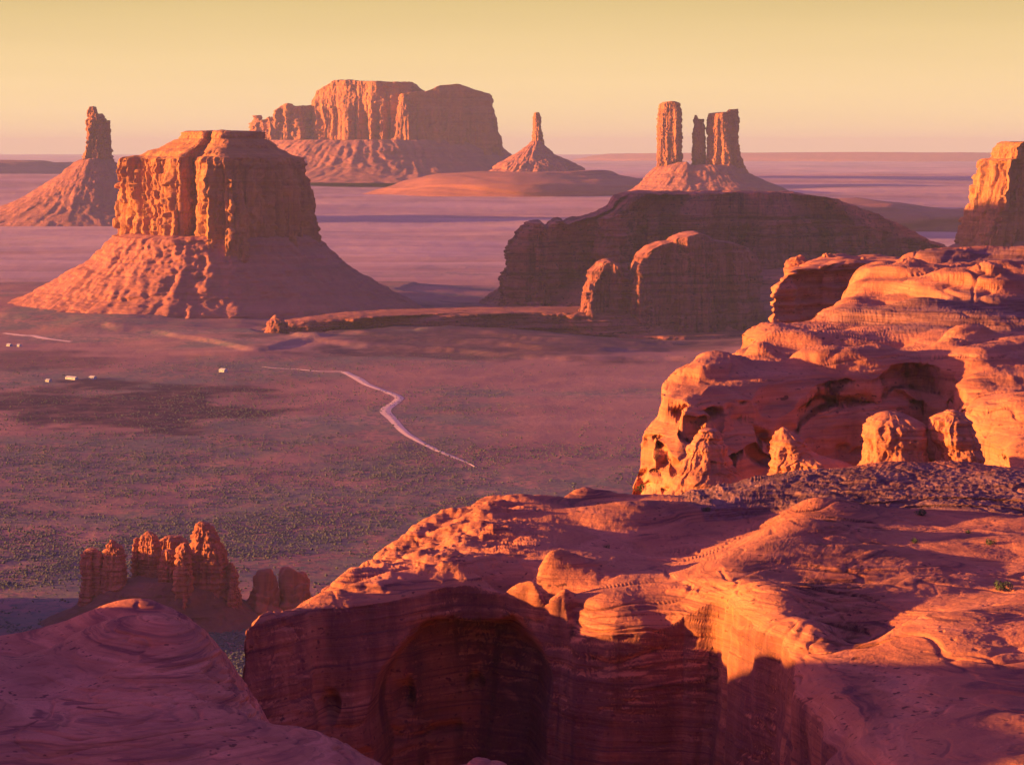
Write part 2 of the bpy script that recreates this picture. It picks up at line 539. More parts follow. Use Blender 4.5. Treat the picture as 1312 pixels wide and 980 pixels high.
def simple_mat(name, c, rough=.9):
    m = bpy.data.materials.new(name)
    m.use_nodes = True
    nt = m.node_tree
    b = nt.nodes['Principled BSDF']
    t = nt.nodes.new('ShaderNodeTexNoise'); t.inputs['Scale'].default_value = 1.3; t.inputs['Detail'].default_value = 4
    g = nt.nodes.new('ShaderNodeTexCoord')
    nt.links.new(g.outputs['Object'], t.inputs['Vector'])
    x = nt.nodes.new('ShaderNodeMix'); x.data_type = 'RGBA'
    x.inputs[6].default_value = tuple(a * .75 for a in c) + (1,)
    x.inputs[7].default_value = tuple(min(1, a * 1.2) for a in c) + (1,)
    nt.links.new(t.outputs['Fac'], x.inputs[0])
    nt.links.new(x.outputs[2], b.inputs['Base Color'])
    b.inputs['Roughness'].default_value = rough
    b.inputs['Specular IOR Level'].default_value = 0.15
    return m

M_road = simple_mat('pale_dirt', (.62, .40, .31))
M_scrub = simple_mat('sagebrush', (.095, .10, .08))
M_bush = simple_mat('bush_leaves', (.07, .085, .04))
M_twig = simple_mat('bush_wood', (.10, .07, .05))
M_white = simple_mat('white_siding', (.38, .37, .36))
M_grey = simple_mat('grey_roof', (.35, .32, .32))
M_glass = simple_mat('dark_window', (.04, .05, .06), .2)

# ------------------------------------------------------------------ ground
def zt_profile(Y):
    ys = [0, 5000, 5800, 6600, 8000, 9500, 11000, 13000, 20000, 30000, 60000, 90000]
    zs = [0, 0, 2, 12, 52, 128, 190, 172, 132, 170, 268, 280]
    return np.interp(Y, ys, zs)

BENCH = np.array([Pz(330, 432, 8)[:2], Pz(345, 420, 22)[:2], Pz(395, 404, 30)[:2], Pz(470, 393, 35)[:2], Pz(560, 387, 38)[:2], Pz(640, 384, 40)[:2],
                  Pz(800, 380, 40)[:2], Pz(1000, 380, 40)[:2], Pz(1250, 400, 30)[:2], Pz(1250, 455, 15)[:2], Pz(900, 448, 16)[:2],
                  Pz(700, 452, 10)[:2], Pz(560, 448, 8)[:2], Pz(440, 440, 8)[:2]])
PED = np.array([Pz(-120, 372, 0)[:2], Pz(530, 372, 0)[:2], Pz(560, 400, 0)[:2], Pz(480, 410, 0)[:2], Pz(300, 418, 0)[:2], Pz(100, 420, 0)[:2], Pz(-150, 414, 0)[:2]])
LOW = np.array([Pz(140, 426, 0)[:2], Pz(330, 428, 0)[:2], Pz(420, 440, 0)[:2], Pz(330, 452, 0)[:2], Pz(230, 437, 0)[:2]])

def ground_z(x, y):
    sh = xyz(x, y, x * 0)
    z = zt_profile(y)
    far = np.clip(y / 5000, .4, 3)
    z = z + far * 3.0 * fbm(sh / np.array([900., 900., 1]), 3, 100) + 0.8 * fbm(sh / 70., 3, 101)
    wob = 60 * fbm(sh / 260., 3, 105)
    d = poly_sdf(x, y, BENCH) + wob
    z = z + 12 * sst(-150, 420, d) + 4 * sst(-9, 9, d - 15) + 4 * sst(-9, 9, d - 110) + 4 * sst(-9, 9, d - 220)
    z = z - 38 * np.exp(-((x - 270) / 280) ** 2 - ((y - 3960) / 360) ** 2)
    d = poly_sdf(x, y, PED) + wob * .8
    z = z + 16 * sst(-250, 60, d) + 4 * sst(-10, 10, d - 20) + 4 * sst(-10, 10, d - 110)
    d = poly_sdf(x, y, LOW) + wob * .6
    z = z + 5 * sst(-160, 0, d) + 4 * sst(-6, 8, d)
    # washes and low swells in the middle distance
    far2 = sst(5200, 7500, y)
    z = z + far2 * 10 * np.clip(fbm(sh / np.array([1500., 420., 1]), 3, 111) * 2, -1, 1)
    return z

vs = np.concatenate([[6000, 3000, 1800, 1400], np.linspace(1150, 400, 620), np.linspace(399, 230, 420), np.linspace(229.5, 198.6, 110)])
Yg = CAMZ * F / (vs - HZ)
Yg = np.minimum(Yg, 1e9)
far = Yg > 5200
Yg[far] = np.exp(np.linspace(math.log(5205), math.log(62000), far.sum()))
us = np.concatenate([np.linspace(-9000, -700, 30), np.linspace(-660, -30, 60), np.linspace(-25, 1340, 830), np.linspace(1350, 2000, 50), np.linspace(2050, 10000, 30)])
U, YY = np.meshgrid(us, Yg)
X = np.clip((U - CU) / F * YY, -25000 + U * .01, 25000 + U * .01)
Zg = ground_z(X, YY)
# patches of scrub and soil, with shade below the mesa painted in
uu = X / YY * F + CU
vv = HZ + (CAMZ - Zg) / YY * F
sh = xyz(X, YY, X * 0)
wn = fbm(sh / np.array([160., 160., 1]), 4, 120, .6)
e1 = 1 - (((uu - 170) / 215) ** 2 + ((vv - 522) / 38) ** 2) + wn * 1.1
e2 = 1 - (((uu - 60) / 190) ** 2 + ((vv - 462) / 18) ** 2) + wn * 1.1
e3 = 1 - (((uu - 330) / 90) ** 2 + ((vv - 515) / 14) ** 2) + wn * 1.1
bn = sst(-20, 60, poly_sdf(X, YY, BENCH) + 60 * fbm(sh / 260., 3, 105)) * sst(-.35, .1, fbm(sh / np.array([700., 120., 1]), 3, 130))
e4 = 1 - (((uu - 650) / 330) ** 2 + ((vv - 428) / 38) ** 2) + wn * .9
dark = np.clip(np.maximum(.95 * bn, .8 * sst(0, .6, e4)) + np.maximum(np.maximum(sst(.1, .7, e1), .6 * sst(.1, .9, e2)), .6 * sst(.1, .9, e3)), 0, 1)  # shelf shade painted as dark ground, joined with the dark scrub patches
scrub = np.clip(sst(-.1, .45, fbm(sh / np.array([420., 420., 1]), 4, 121, .6) + 0.6 * sst(540, 680, vv) - .25 * sst(600, 720, uu) * sst(600, 480, vv)), 0, 1)

def ground_material():
    m = bpy.data.materials.new('desert_ground')
    m.use_nodes = True
    nt = m.node_tree
    N, L = nt.nodes.new, nt.links.new
    b = nt.nodes['Principled BSDF']
    b.inputs['Roughness'].default_value = .97
    b.inputs['Specular IOR Level'].default_value = .05
    tc = N('ShaderNodeTexCoord')
    def nz(sc, det=6, r=.6):
        mp = N('ShaderNodeMapping'); mp.inputs['Scale'].default_value = sc
        L(tc.outputs['Object'], mp.inputs[0])
        t = N('ShaderNodeTexNoise'); t.inputs['Scale'].default_value = 1; t.inputs['Detail'].default_value = det; t.inputs['Roughness'].default_value = r
        L(mp.outputs[0], t.inputs['Vector'])
        return t.outputs['Fac']
    def rng(x, a, c, lo=0., hi=1.):
        r = N('ShaderNodeMapRange')
        for k, v in zip(('From Min', 'From Max', 'To Min', 'To Max'), (a, c, lo, hi)):
            r.inputs[k].default_value = v
        L(x, r.inputs['Value'])
        return r.outputs[0]
    def mix(f, a, c):
        x = N('ShaderNodeMix'); x.data_type = 'RGBA'
        if isinstance(f, (int, float)):
            x.inputs[0].default_value = f
        else:
            L(f, x.inputs[0])
        for s, val in ((6, a), (7, c)):
            if isinstance(val, tuple):
                x.inputs[s].default_value = val + (1,)
            else:
                L(val, x.inputs[s])
        return x.outputs[2]
    def mul(a, c):
        x = N('ShaderNodeMath'); x.operation = 'MULTIPLY'
        L(a, x.inputs[0])
        if isinstance(c, (int, float)):
            x.inputs[1].default_value = c
        else:
            L(c, x.inputs[1])
        return x.outputs[0]
    sand = mix(rng(nz((.004, .004, .004)), .4, .62), (.31, .145, .118), (.25, .115, .10))
    sand = mix(mul(rng(nz((.0012, .006, .01)), .55, .7), .6), sand, (.44, .235, .18))
    at = N('ShaderNodeAttribute'); at.attribute_name = 'scrub'
    at2 = N('ShaderNodeAttribute'); at2.attribute_name = 'soil_and_shade'
    at3 = N('ShaderNodeAttribute'); at3.attribute_name = 'pale_sand_haze'
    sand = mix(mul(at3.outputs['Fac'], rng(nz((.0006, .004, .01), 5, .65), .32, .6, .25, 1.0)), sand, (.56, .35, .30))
    speck = rng(nz((.09, .09, .09), 5, .75), .47, .60)
    patch = rng(nz((.012, .012, .012), 6, .7), .42, .58)
    col = mix(mul(mul(speck, at.outputs['Fac']), 1.0), sand, (.10, .10, .085))
    col = mix(mul(mul(patch, at.outputs['Fac']), .75), col, (.135, .125, .105))
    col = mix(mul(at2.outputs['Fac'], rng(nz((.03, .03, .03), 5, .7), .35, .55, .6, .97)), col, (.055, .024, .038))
    L(col, b.inputs['Base Color'])
    bp = N('ShaderNodeBump'); bp.inputs['Strength'].default_value = .5; bp.inputs['Distance'].default_value = 2.0
    L(nz((.12, .12, .12), 5, .7), bp.inputs['Height'])
    L(bp.outputs[0], b.inputs['Normal'])
    return m

grid_obj('ground', xyz(X, YY, Zg), ground_material(), kind='structure', attr={'scrub': scrub * (1 - .8 * sst(5200, 6200, YY)), 'soil_and_shade': dark, 'pale_sand_haze': sst(4900, 6000, YY) * (.75 + .25 * sst(12000, 16000, YY))})  # far sand turns paler with distance: haze painted into the ground colour

# distant plateaus
def hills(rings, Y, depth, seed, poly=ELL, top=None, mat=None, **kw):
    G = ring_body(rings, Y, depth, poly, 260, 60, rough=kw.pop('rough', 18), rl=kw.pop('rl', 300), ledge=kw.pop('ledge', 20), ll=40, seed=seed, top=top, **kw)
    G[..., 2] = np.maximum(G[..., 2], -3)
    return grid_obj('hills', G, mat or M_talus_far, kind='structure', loc=P(rings[0][1], rings[0][0], Y))

hills([(250, -500, 250), (222, -460, 175), (213, -430, 120), (208, -420, 95)], 14500, 1500, 301, top=[(-400, 206), (20, 207), (40, 209), (75, 207), (95, 209), (130, 214)])
hills([(300, 860, 1700), (268, 900, 1650), (262, 960, 1600), (257, 1000, 1500)], 7900, 700, 302, [(0, -1), (.3, -.6), (1, -.1), (1, .6), (.5, 1), (.1, .6)], top=[(860, 262), (1000, 258), (1120, 256), (1170, 264), (1250, 272), (1312, 268), (1400, 262)])
hills([(260, 880, 1330), (244, 900, 1260), (236, 920, 1160), (232, 930, 1130)], 13000, 900, 303, top=[(900, 233), (1080, 231), (1130, 235), (1180, 244), (1300, 250)])
hills([(275, 1090, 1600), (252, 1150, 1560), (246, 1180, 1520), (243, 1200, 1500)], 10500, 900, 304, top=[(1090, 250), (1180, 246), (1312, 240), (1500, 240)])
hills([(214, 700, 2200), (203, 740, 2150), (199, 760, 2100), (196, 780, 2080)], 36000, 3000, 305, top=[(700, 197.5), (900, 196.5), (1100, 195.5), (1300, 196.5), (2000, 196)], rough=10, ledge=10)
hills([(262, 420, 900), (240, 480, 860), (232, 520, 800), (228, 560, 780)], 9800, 500, 306, top=[(420, 236), (560, 222), (700, 220), (800, 222), (900, 226)])

# ------------------------------------------------------------------ buttes
def butte(name, base, label, group=None, cat='butte'):
    return empty(name, base, label, cat, group)

# big butte at the left
Yb = 4350
t = butte('flat_topped_butte', P(275, 385, Yb), 'large flat-topped red butte on a broad talus skirt, left of the long mesa', 'buttes of the valley')
pl = [(0, .1), (.06, -.25), (.30, -.62), (.38, -.80), (.42, -.66), (.49, -.64), (.52, -.88), (.66, -1.0), (.72, -.92), (.93, -.30), (1, .15), (.9, .8), (.5, 1), (.12, .75)]
G = ring_body([(330, 151, 402), (312, 152, 400), (300, 156, 397), (260, 158, 393), (225, 162, 387), (208, 165, 382), (203, 166, 380), (200, 179, 371), (194, 191, 361), (190, 205, 353),
               (183, 219, 347), (180, 225, 343), (178, 231, 335), (172, 235, 333), (170, 234, 334), (168.5, 239, 329)], Yb, 240, pl, 1100, 420,
              flute=15, fl=36, rough=5, rl=24, ledge=1.2, ll=14, seed=3, rounds=1,
              mask=[(0, .9), (.05, 1), (.5, 1), (.62, .8), (.68, .25), (1, .15)], dscale=[(0, 1), (.5, .98), (.62, .95), (1, .55)])
grid_obj('cliff', G, M_cliff, t, True)
G = ring_body([(408, -60, 600), (392, -5, 540), (384, 18, 522), (374, 45, 500), (360, 70, 476), (345, 95, 452), (330, 120, 430), (312, 138, 412), (302, 150, 402), (298, 170, 385)], Yb, 380, ELL, 900, 260,
              rough=7, rl=30, gully=9, gl=34, ledge=2.5, ll=12, seed=4, dscale=[(0, 1), (.3, .9), (.75, .68), (1, .56)])
grid_obj('talus_slope', G, M_talus, t, True)

# far spire at the left
Ys = 8200
t = butte('rock_spire', P(115, 280, Ys), 'dark jagged sandstone spire on a wide talus cone, at the far left', 'buttes of the valley')
G = ring_body([(215, 104, 142), (204, 106, 141), (190, 107, 140), (178, 110, 139), (172, 112, 139), (160, 114, 139)], Ys, 65, ELL, 500, 300, flute=9, fl=28, rough=4, rl=22, ledge=2, ll=14, seed=13,
              top=[(100, 180), (110, 178), (113, 166), (116, 146), (117.5, 138), (121, 137), (124, 146), (127, 146), (129, 154), (132, 152), (134, 156), (138, 155), (140, 158), (145, 190)], dscale=[(0, 1), (1, .6)])
grid_obj('spire', G, M_cliff_far, t, True)
G = ring_body([(305, -120, 360), (288, -50, 280), (270, -10, 235), (250, 35, 200), (230, 66, 172), (215, 88, 156), (206, 100, 146), (203, 108, 140)], Ys, 520, ELL, 700, 180, rough=8, rl=50, gully=12, gl=30, ledge=3, ll=22, seed=14,
              dscale=[(0, 1), (.5, .45), (1, .14)])
grid_obj('talus_slope', G, M_talus_far, t, True)

# long far mesa, three blocks
Ym = 11000
t = butte('long_mesa', P(500, 225, Ym), 'long hazy mesa of three cliff blocks on the skyline, widest formation behind the big butte', 'buttes of the valley', 'mesa')
pl2 = [(0, .2), (.10, -.3), (.30, -.55), (.42, -.6), (.52, -.85), (.8, -.9), (1, -.4), (1, .6), (.6, 1), (.1, .8)]
G = ring_body([(225, 394, 558), (200, 398, 553), (185, 400, 550), (150, 402, 548), (130, 402, 547), (117, 403, 546), (107, 405, 545)], Ym, 230, pl2, 700, 260, flute=34, fl=75, rough=9, rl=50, ledge=2, ll=30, seed=23,
              mask=[(0, .8), (.1, 1), (.6, 1), (.8, .4), (1, .2)], top=[(395, 121), (405, 117), (430, 105), (440, 104.5), (530, 107), (536, 113), (545, 118), (560, 120)])
grid_obj('cliff_block', G, M_cliff_far, t, True)
pl3 = [(0, -.8), (.03, -1.0), (.10, -.95), (.5, -.72), (.8, -.5), (1, -.2), (1, .5), (.5, 1), (.05, .5)]
G = ring_body([(228, 504, 648), (205, 506, 643), (190, 509, 639), (160, 511, 635), (135, 512, 633), (122, 513, 632), (112, 514, 631)], Ym - 130, 190, pl3, 700, 260, flute=20, fl=75, rough=8, rl=50, ledge=2, ll=30, seed=24,
              mask=[(0, .8), (.1, 1), (.6, 1), (.8, .4), (1, .2)], top=[(505, 124), (515, 121), (545, 119), (565, 110), (590, 109.5), (600, 113), (632, 123), (640, 124)])
grid_obj('cliff_block', G, M_cliff_far, t, True)
G = ring_body([(205, 316, 420), (185, 320, 416), (160, 322, 412), (150, 324, 410), (140, 328, 408)], Ym + 150, 160, ELL, 500, 200, flute=16, fl=60, rough=8, rl=40, ledge=5, ll=30, seed=25,
              top=[(318, 150), (325, 148), (331, 149), (334, 155), (340, 154), (346, 150), (349, 151), (351, 157), (353, 152), (356, 145), (362, 137), (372, 134), (376, 137), (395, 136), (410, 134)])
grid_obj('cliff_block', G, M_cliff_far, t, True)
G = ring_body([(232, 250, 760), (222, 280, 710), (212, 300, 680), (203, 312, 662), (195, 320, 650), (186, 330, 640), (180, 345, 628)], Ym, 750, ELL, 900, 160, rough=14, rl=80, gully=16, gl=44, ledge=6, ll=40, seed=26,
              dscale=[(0, 1), (.5, .65), (1, .44)])
grid_obj('talus_slope', G, M_talus_far, t, True)

# slender spire right of the mesa
Yp = 10200
t = butte('rock_spire', P(690, 218, Yp), 'slender finger-like sandstone spire on a small cone, between the long mesa and the twin towers', 'buttes of the valley')
G = ring_body([(194, 680, 700), (184, 681, 698), (172, 682, 697.5), (168, 682.5, 697), (160, 683, 693), (150, 684, 692)], Yp, 30, ELL, 400, 260, flute=5, fl=25, rough=3, rl=20, ledge=2, ll=16, seed=33,
              top=[(678, 180), (682, 172), (684, 146), (686, 144.5), (690, 144.5), (691.5, 150), (692.5, 168), (694, 169), (697, 171), (699, 176)], dscale=[(0, 1), (1, .6)])
grid_obj('spire', G, M_cliff_far, t, True)
G = ring_body([(228, 610, 790), (219, 628, 752), (212, 636, 742), (209, 640, 738), (203, 652, 722), (197, 660, 710), (190, 668, 702), (184, 678, 697), (181, 682, 695)], Yp, 300, ELL, 600, 140, rough=14, rl=60, gully=14, gl=30, ledge=5, ll=30, seed=34,
              dscale=[(0, 1), (.5, .5), (1, .1)])
grid_obj('talus_slope', G, M_talus_far, t, True)

# towers at the right
Yt = 8600
t = butte('tower_butte', P(905, 250, Yt), 'butte of three upright sandstone towers on one shared talus ridge, behind the dark mesa', 'buttes of the valley')
G = ring_body([(222, 840, 880), (210, 842, 876), (190, 843.5, 875), (160, 845, 873), (140, 846, 872), (133, 847, 871), (131, 850, 869)], Yt, 50, ELL, 500, 300, flute=9, fl=28, rough=4, rl=24, ledge=2, ll=16, seed=43, top=[(842, 134), (849, 131), (862, 130.5), (868, 132), (872, 134)], mask=[(0, .7), (.1, 1), (.9, .8), (1, .3)], dscale=[(0, 1), (1, .9)])
grid_obj('tower', G, M_cliff_far, t, True)
G = ring_body([(220, 884, 906), (205, 886, 903.5), (180, 887, 903), (160, 888, 902.5), (150, 888, 902)], Yt + 30, 30, ELL, 300, 240, flute=3, fl=22, rough=3, rl=20, ledge=2, ll=16, seed=44, top=[(884, 156), (888, 154), (890, 148), (892, 148), (894, 153), (904, 153), (907, 156)], dscale=[(0, 1), (1, .9)])
grid_obj('tower', G, M_cliff_far, t, True)
G = ring_body([(222, 900, 958), (212, 905, 953), (190, 907, 949), (165, 907.5, 947), (152, 908, 946), (144, 908, 946)], Yt, 70, ELL, 600, 300, flute=7, fl=28, rough=4, rl=24, ledge=2, ll=16, seed=45, top=[(900, 152), (907, 150), (910, 146), (932, 144), (934, 141), (945, 140.5), (948, 146)], mask=[(0, .7), (.1, 1), (.9, .8), (1, .3)], dscale=[(0, 1), (1, .9)])
grid_obj('tower', G, M_cliff_far, t, True)
G = ring_body([(285, 765, 1120), (262, 782, 1050), (248, 795, 1020), (238, 815, 1000), (228, 825, 975), (220, 833, 958), (213, 840, 952), (208, 850, 946), (206, 858, 940)], Yt, 480, ELL, 700, 180, rough=8, rl=50, gully=8, gl=34, ledge=4, ll=26, seed=46, top=[(700, 212), (850, 208), (878, 208), (884, 213), (900, 212), (950, 208), (1100, 208)],
              dscale=[(0, 1), (.5, .5), (1, .18)])
grid_obj('talus_slope', G, M_talus_far, t, True)

# butte cut by the right edge of the view
Yr = 4600
t = butte('sheer_butte', P(1320, 400, Yr), 'sheer-sided red butte cut off by the right edge, above the slickrock ridge', 'buttes of the valley')
plr = [(0, -.3), (.03, -.7), (.10, -.95), (.14, -.85), (.2, -.9), (.3, -.75), (.6, -.5), (1, -.1), (1, .5), (.5, 1), (.1, .6)]
G = ring_body([(330, 1228, 1480), (312, 1236, 1470), (290, 1243, 1462), (265, 1248, 1456), (235, 1252, 1450), (212, 1255, 1446), (205, 1257, 1444), (203, 1268, 1440), (196, 1270, 1438), (190, 1270, 1436), (184, 1276, 1430), (182, 1280, 1420)], Yr, 170, plr, 900, 360,
              flute=14, fl=36, rough=4, rl=22, ledge=1.2, ll=13, seed=53, rounds=1, mask=[(0, .9), (.1, 1), (.72, 1), (.78, .5), (1, .3)], dscale=[(0, 1), (1, .9)])
grid_obj('cliff', G, M_cliff, t, True)
G = ring_body([(405, 1050, 1700), (370, 1120, 1620), (340, 1180, 1540), (318, 1218, 1490), (310, 1232, 1476), (305, 1250, 1450)], Yr, 480, ELL, 600, 120, rough=6, rl=30, gully=8, gl=34, ledge=2, ll=12, seed=54, dscale=[(0, 1), (.8, .45), (1, .3)])
grid_obj('talus_slope', G, M_talus, t, True)

# ------------------------------------------------------------------ dark mesa of the middle distance
Yd = 4520
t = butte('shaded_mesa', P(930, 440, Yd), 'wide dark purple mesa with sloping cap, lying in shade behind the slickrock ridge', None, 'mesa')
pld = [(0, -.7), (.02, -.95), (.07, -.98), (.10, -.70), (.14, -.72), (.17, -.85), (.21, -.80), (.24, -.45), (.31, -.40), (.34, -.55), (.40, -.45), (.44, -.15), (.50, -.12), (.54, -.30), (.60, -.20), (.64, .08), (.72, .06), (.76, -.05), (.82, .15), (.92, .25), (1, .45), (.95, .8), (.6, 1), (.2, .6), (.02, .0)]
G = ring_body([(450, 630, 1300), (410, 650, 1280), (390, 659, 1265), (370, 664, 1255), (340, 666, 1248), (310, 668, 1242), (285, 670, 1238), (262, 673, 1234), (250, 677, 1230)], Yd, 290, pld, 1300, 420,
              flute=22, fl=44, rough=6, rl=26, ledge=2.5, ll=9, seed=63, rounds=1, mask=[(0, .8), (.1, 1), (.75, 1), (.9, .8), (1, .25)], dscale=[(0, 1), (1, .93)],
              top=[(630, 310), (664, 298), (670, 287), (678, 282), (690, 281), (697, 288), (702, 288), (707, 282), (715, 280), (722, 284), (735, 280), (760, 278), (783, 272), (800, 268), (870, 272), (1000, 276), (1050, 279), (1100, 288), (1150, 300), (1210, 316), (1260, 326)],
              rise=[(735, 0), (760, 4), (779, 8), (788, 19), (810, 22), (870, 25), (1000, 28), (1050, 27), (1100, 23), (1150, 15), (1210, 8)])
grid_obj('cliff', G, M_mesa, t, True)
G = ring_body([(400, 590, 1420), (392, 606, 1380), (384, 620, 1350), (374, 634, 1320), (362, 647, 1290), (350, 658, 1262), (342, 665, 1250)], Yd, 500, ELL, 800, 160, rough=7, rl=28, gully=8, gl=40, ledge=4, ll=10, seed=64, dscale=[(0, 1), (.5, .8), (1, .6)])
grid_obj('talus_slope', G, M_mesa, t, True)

Yc = 4050
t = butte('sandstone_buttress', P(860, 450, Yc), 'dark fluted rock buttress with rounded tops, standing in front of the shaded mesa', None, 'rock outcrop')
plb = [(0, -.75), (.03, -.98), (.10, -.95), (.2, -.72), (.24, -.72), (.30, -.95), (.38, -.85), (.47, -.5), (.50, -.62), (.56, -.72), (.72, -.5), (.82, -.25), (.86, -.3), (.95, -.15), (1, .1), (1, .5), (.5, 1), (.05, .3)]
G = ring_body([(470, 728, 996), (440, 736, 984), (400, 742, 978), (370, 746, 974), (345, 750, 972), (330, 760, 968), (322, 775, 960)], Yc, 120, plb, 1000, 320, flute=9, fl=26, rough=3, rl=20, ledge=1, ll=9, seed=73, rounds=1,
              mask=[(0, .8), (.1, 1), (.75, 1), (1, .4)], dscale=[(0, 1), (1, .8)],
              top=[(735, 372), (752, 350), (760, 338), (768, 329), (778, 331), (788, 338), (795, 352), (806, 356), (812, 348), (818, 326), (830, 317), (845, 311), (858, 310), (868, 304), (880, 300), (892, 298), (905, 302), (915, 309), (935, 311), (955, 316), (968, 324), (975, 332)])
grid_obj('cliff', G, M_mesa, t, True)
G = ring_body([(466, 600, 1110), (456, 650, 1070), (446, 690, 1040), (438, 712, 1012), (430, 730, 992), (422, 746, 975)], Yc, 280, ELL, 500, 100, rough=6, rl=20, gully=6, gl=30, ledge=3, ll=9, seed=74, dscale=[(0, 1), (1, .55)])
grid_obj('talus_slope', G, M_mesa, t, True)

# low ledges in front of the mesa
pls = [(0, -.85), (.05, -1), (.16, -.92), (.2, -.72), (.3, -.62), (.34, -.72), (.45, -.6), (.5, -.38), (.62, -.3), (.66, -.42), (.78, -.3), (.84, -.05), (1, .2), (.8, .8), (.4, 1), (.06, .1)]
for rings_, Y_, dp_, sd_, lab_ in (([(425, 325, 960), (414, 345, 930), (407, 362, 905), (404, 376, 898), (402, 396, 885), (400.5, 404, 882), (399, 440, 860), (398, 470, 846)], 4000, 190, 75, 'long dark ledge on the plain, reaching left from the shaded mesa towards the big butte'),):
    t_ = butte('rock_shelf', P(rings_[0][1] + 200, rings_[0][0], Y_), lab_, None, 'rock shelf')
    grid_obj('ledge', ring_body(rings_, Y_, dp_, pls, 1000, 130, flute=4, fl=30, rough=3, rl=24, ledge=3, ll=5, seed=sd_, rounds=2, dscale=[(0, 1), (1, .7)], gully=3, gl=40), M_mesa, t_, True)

# knob at the tip of the dark shelf
def boulder_grid(u0, u1, v0, v1, Y, seed, dr=.8, n=160, m=70, rough=.12, square=1.0, depth=None, floor=0.5):
    a = P(u0, v1, Y); b = P(u1, v0, Y)
    cx, hw, h = (a[0] + b[0]) / 2, (b[0] - a[0]) / 2, b[2] - a[2]
    th = np.linspace(0, 2 * math.pi, n, endpoint=False)[None]
    ph = np.linspace(-floor, math.pi / 2, m)[:, None]
    c = np.cos(ph) ** (.75 * square)
    X = cx + hw * c * np.cos(th); Yy = Y + (depth or hw * dr) * c * np.sin(th)
    Z = a[2] + h * np.sin(ph) + 0 * th
    G = xyz(X, Yy, Z)
    s = max(hw, h)
    dirv = G - np.array([cx, Y, a[2] + h * .3]); dirv /= np.linalg.norm(dirv, axis=-1, keepdims=True) + 1e-6
    d = rough * s * (fbm(G / (s * .7), 4, seed) + .6 * billow(G / np.array([s * .5, s * .5, s * .5]), 2, seed + 3))
    zz = G[..., 2] / (s * .16)
    d = d + .03 * s * np.clip(noise(xyz(zz * 0, zz, zz * 0 + 2), seed + 5) * 3, -1, 1)
    return G + dirv * d[..., None]

o = grid_obj('rounded_boulder', boulder_grid(341, 371, 405, 428, 3750, 81), M_mesa, None, True, loc=P(356, 428, 3750))
o['label'] = 'dark rounded boulder alone at the left tip of the shelf below the shaded mesa'; o['category'] = 'boulder'

# shaded pinkish bluff behind the ridge
Yk = 1500
t = butte('sandstone_bluff', P(1045, 420, Yk), 'dull pink cracked sandstone bluff in shade, between the fluted buttress and the lit ridge', None, 'rock outcrop')
G = ring_body([(800, 900, 1500), (560, 940, 1420), (440, 962, 1380), (410, 965, 1370), (385, 967, 1360), (362, 970, 1350), (350, 976, 1340), (344, 990, 1320), (339, 1010, 1300)], Yk, 130,
              [(0, -.95), (.04, -.9), (.14, -.62), (.2, -.62), (.4, -.35), (1, 0), (1, .7), (.6, 1), (.26, .9)], 700, 300, flute=3.0, fl=14, rough=3, rl=16, ledge=1.6, ll=4, seed=83, rounds=1, mask=[(0, 1), (.8, .8), (1, .4)], dscale=[(0, 1), (.8, .9), (1, .7)],
              top=[(960, 352), (970, 346), (985, 338), (1000, 334), (1030, 336), (1060, 333), (1090, 334), (1110, 336), (1300, 336)])
grid_obj('cliff', G, M_slick_mid, t, True)
for (a, b, c, d_, sd) in ((1004, 1040, 329, 350, 1), (1046, 1078, 326, 348, 2), (1080, 1120, 330, 348, 3)):
    grid_obj('rounded_top', boulder_grid(a, b, c, d_, Yk + 30, 84 + sd), M_slick_mid, t, True)

# ------------------------------------------------------------------ lit ridge of the middle ground
T = [(1180, 318, 1150), (1250, 317, 1150), (1312, 315, 1150), (1450, 312, 1160), (1120, 345, 1125), (1150, 335, 1130), (1200, 345, 1100), (1250, 350, 1090), (1312, 352, 1085), (1075, 380, 1055), (1150, 365, 1060),
     (1060, 404, 1005), (1130, 398, 985), (1200, 398, 970), (1312, 402, 960), (1450, 405, 950), (980, 416, 965), (1010, 428, 930), (1060, 432, 925), (1130, 436, 910), (1200, 440, 902), (1312, 445, 895), (1450, 450, 890),
     (940, 447, 905), (960, 462, 870), (1000, 465, 865), (900, 457, 880), (890, 472, 845), (870, 470, 845), (850, 489, 800), (900, 500, 795), (950, 490, 815), (1000, 500, 800), (1050, 495, 815), (1100, 490, 820), (1150, 500, 815),
     (1200, 508, 805), (1260, 500, 815), (1312, 505, 805), (1450, 520, 790), (870, 520, 772), (960, 530, 768), (1040, 540, 762), (1120, 548, 760), (1200, 545, 768), (1312, 590, 730), (1750, 320, 1160), (1750, 450, 900), (1750, 590, 730)]
rt = tps([P(*q) for q in T], 1e-5)
RPOLY = [P(*q) for q in ((858, 488, 806), (876, 503, 778), (904, 520, 784), (945, 528, 797), (972, 530, 804), (990, 520, 812), (1050, 505, 824), (1110, 505, 834), (1170, 510, 848), (1222, 515, 852), (1246, 525, 818), (1262, 550, 772), (1312, 600, 735), (1460, 660, 690), (1850, 660, 690),
                         (1850, 310, 1180), (1312, 314, 1168), (1180, 316, 1165), (1118, 342, 1138), (1073, 377, 1065), (1052, 402, 1012), (975, 414, 972), (935, 444, 915), (904, 455, 890), (878, 467, 852))]
RP = smooth_poly([p[:2] for p in RPOLY], 90, 1)
HUMPS = ((895, 838, 11, 5), (940, 846, 15, 5), (985, 880, 9, 4), (1003, 806, 7, -7), (1040, 850, 14, 4.5), (1085, 860, 16, 4), (1130, 850, 12, 4), (1200, 850, 20, 4), (1240, 1010, 22, 8), (1290, 1000, 16, 7), (1130, 1080, 20, 6), (1080, 1010, 12, 5), (1180, 1060, 16, 6), (1215, 905, 14, 3), (1280, 870, 20, 5))
